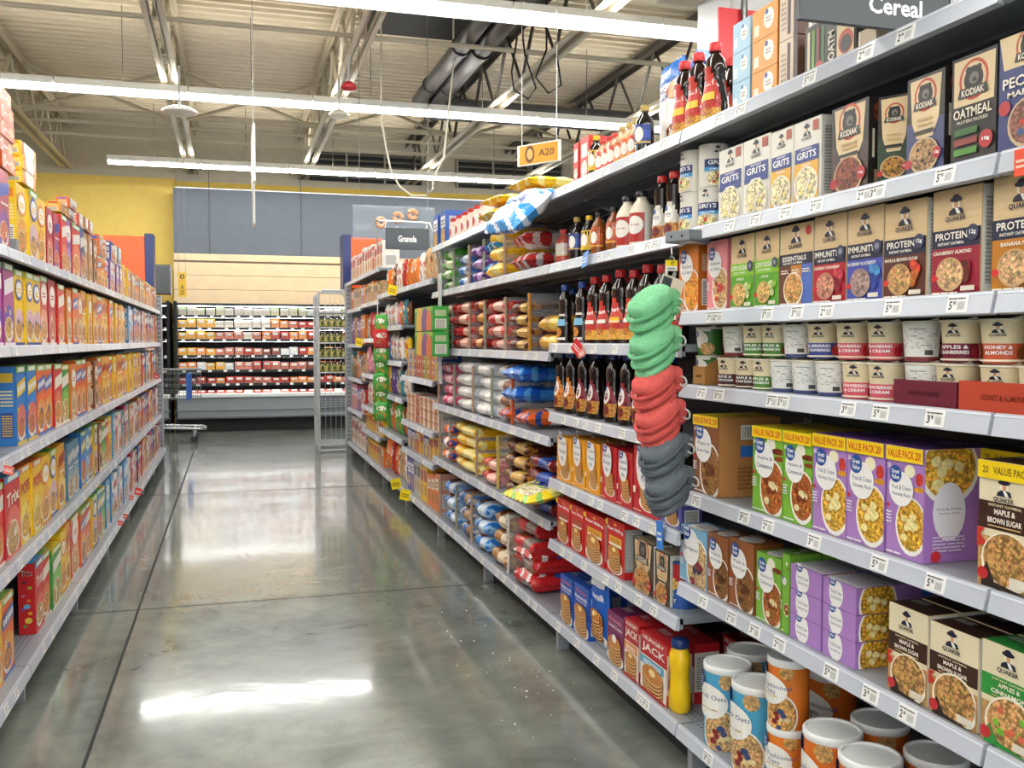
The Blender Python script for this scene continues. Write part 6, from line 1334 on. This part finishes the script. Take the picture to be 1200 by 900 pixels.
for p, px, py, d, sc_ in ((MG, 767, 372, 'light green quilted oven mitt at the very top of the strip', 1.15), (MG, 769, 415, 'light green quilted oven mitt just above the coral ones', 1.15), (MC, 771, 462, 'coral quilted oven mitt just under the green ones', 1.12), (MC, 775, 500, 'coral quilted oven mitt just above the grey ones', 1.12), (MY, 780, 540, 'dark grey oven mitt just under the coral ones', 1.12), (MY, 786, 578, 'dark grey oven mitt lowest on the strip', 1.1)):
    x_, z_ = aty(px, py, 2.4); put(p, x_, 2.4, z_, .25, '', 'oven mitts on the clip strip', desc=d, scale=(sc_*.93, sc_*.93, sc_*.86), rx=.1, ry=-.15)
o = bpy.data.objects.new('mitt_strip', None); COL.objects.link(o); x_, z_ = aty(783, 290, 2.4); o.location = (x_+.01, 2.4, z_); tag(o, 'hanging strip with yellow ticket and header card carrying the oven mitts', 'clip strip')
m1 = M(); m1.box(-.004, .004, .03, .032, -.75, -.06, '#dfe4e6', 'plastic', 0); part('strip', m1, o)
m1 = M(); m1.box(-.018, .018, -.001, .001, -.065, -.035, '#eeeee8', 'card', .0003); f = Face(m1, flat((-.018, -.001, -.065), (1, 0, 0), (0, 0, 1), (0, -1, 0)), .036, .03); f.rect(0, .45, 1, 1, '#f0d21c'); f.text('97', .6, .7, .3, .4, '#333'); f.lines(.15, .1, .85, .35, 2, '#555'); part('ticket', m1, o, 'yellow and white ticket')
m1 = M(); m1.tube([(0, 0, 0), (0, -.004, -.02), (-.008, -.004, -.034)], .0018, '#c0c4c6', 'chrome', 5); m1.tube([(0, 0, -.02), (.008, -.004, -.034)], .0018, '#c0c4c6', 'chrome', 5); part('hook', m1, o)
m1 = M(); X_ = Matrix.Translation((-.01, 0, -.14)) @ Euler((0, R(18), 0)).to_matrix().to_4x4(); m1.box(-.035, .035, -.002, .0, -.05, .06, '#d9cdbb', 'card', .001, X=X_)
f = Face(m1, lambda x, y, e: X_ @ Vector((-.035+x, -.0022-e, -.05+y)), .07, .11); f.rect(.05, .3, .45, .95, '#3a3e42'); f.text('mini', .25, .5, .3, .1, '#ddd'); f.ell(.7, .6, .2, .2, '#c8a070', .6); part('header_card', m1, o)
br = M(); br.box(-.015, .015, .05, .12, 0, .02, '#7d8288', 'steel_paint', .001); br.box(-.045, .05, 0, .05, 0, .006, '#7d8288', 'steel_paint', .001); br.box(-.045, .05, 0, .004, 0, .032, '#8a8f95', 'steel_paint', .001); br.box(-.045, -.041, 0, .05, 0, .032, '#8a8f95', 'steel_paint', .001); br.box(.046, .05, 0, .05, 0, .032, '#7d8288', 'steel_paint', .001)
for i in (-.02, .02): br.tube([(i, -.001, .016), (i, .0, .016)], .004, '#222', 'dull', 8)
x_, z_ = aty(783, 284, 2.6); tag(link('strip_bracket', br.mesh('strip_bracket'), None, (1.205, 2.42, 1.60), (0, 0, RZ_R+.35)), 'grey steel bracket on the shelf edge that holds the mitt strip', 'bracket')

# crumbs swept along the floor beside the pancake bay
mm = M(); rr = random.Random(5)
for i in range(46):
    x = 1.02+rr.gauss(0, .09); y = 3.5+rr.gauss(0, .4); q = rr.uniform(.002, .007); mm.box(x, x+q, y, y+q*rr.uniform(.6, 1.6), .0008, .0008+q*.4, '#d8d6cc', 'dull', .0004)
o = link('crumbs', mm.mesh('crumbs')); o['kind'] = 'stuff'; tag(o, 'white crumbs scattered on the floor beside the pancake mix shelves', 'crumbs')
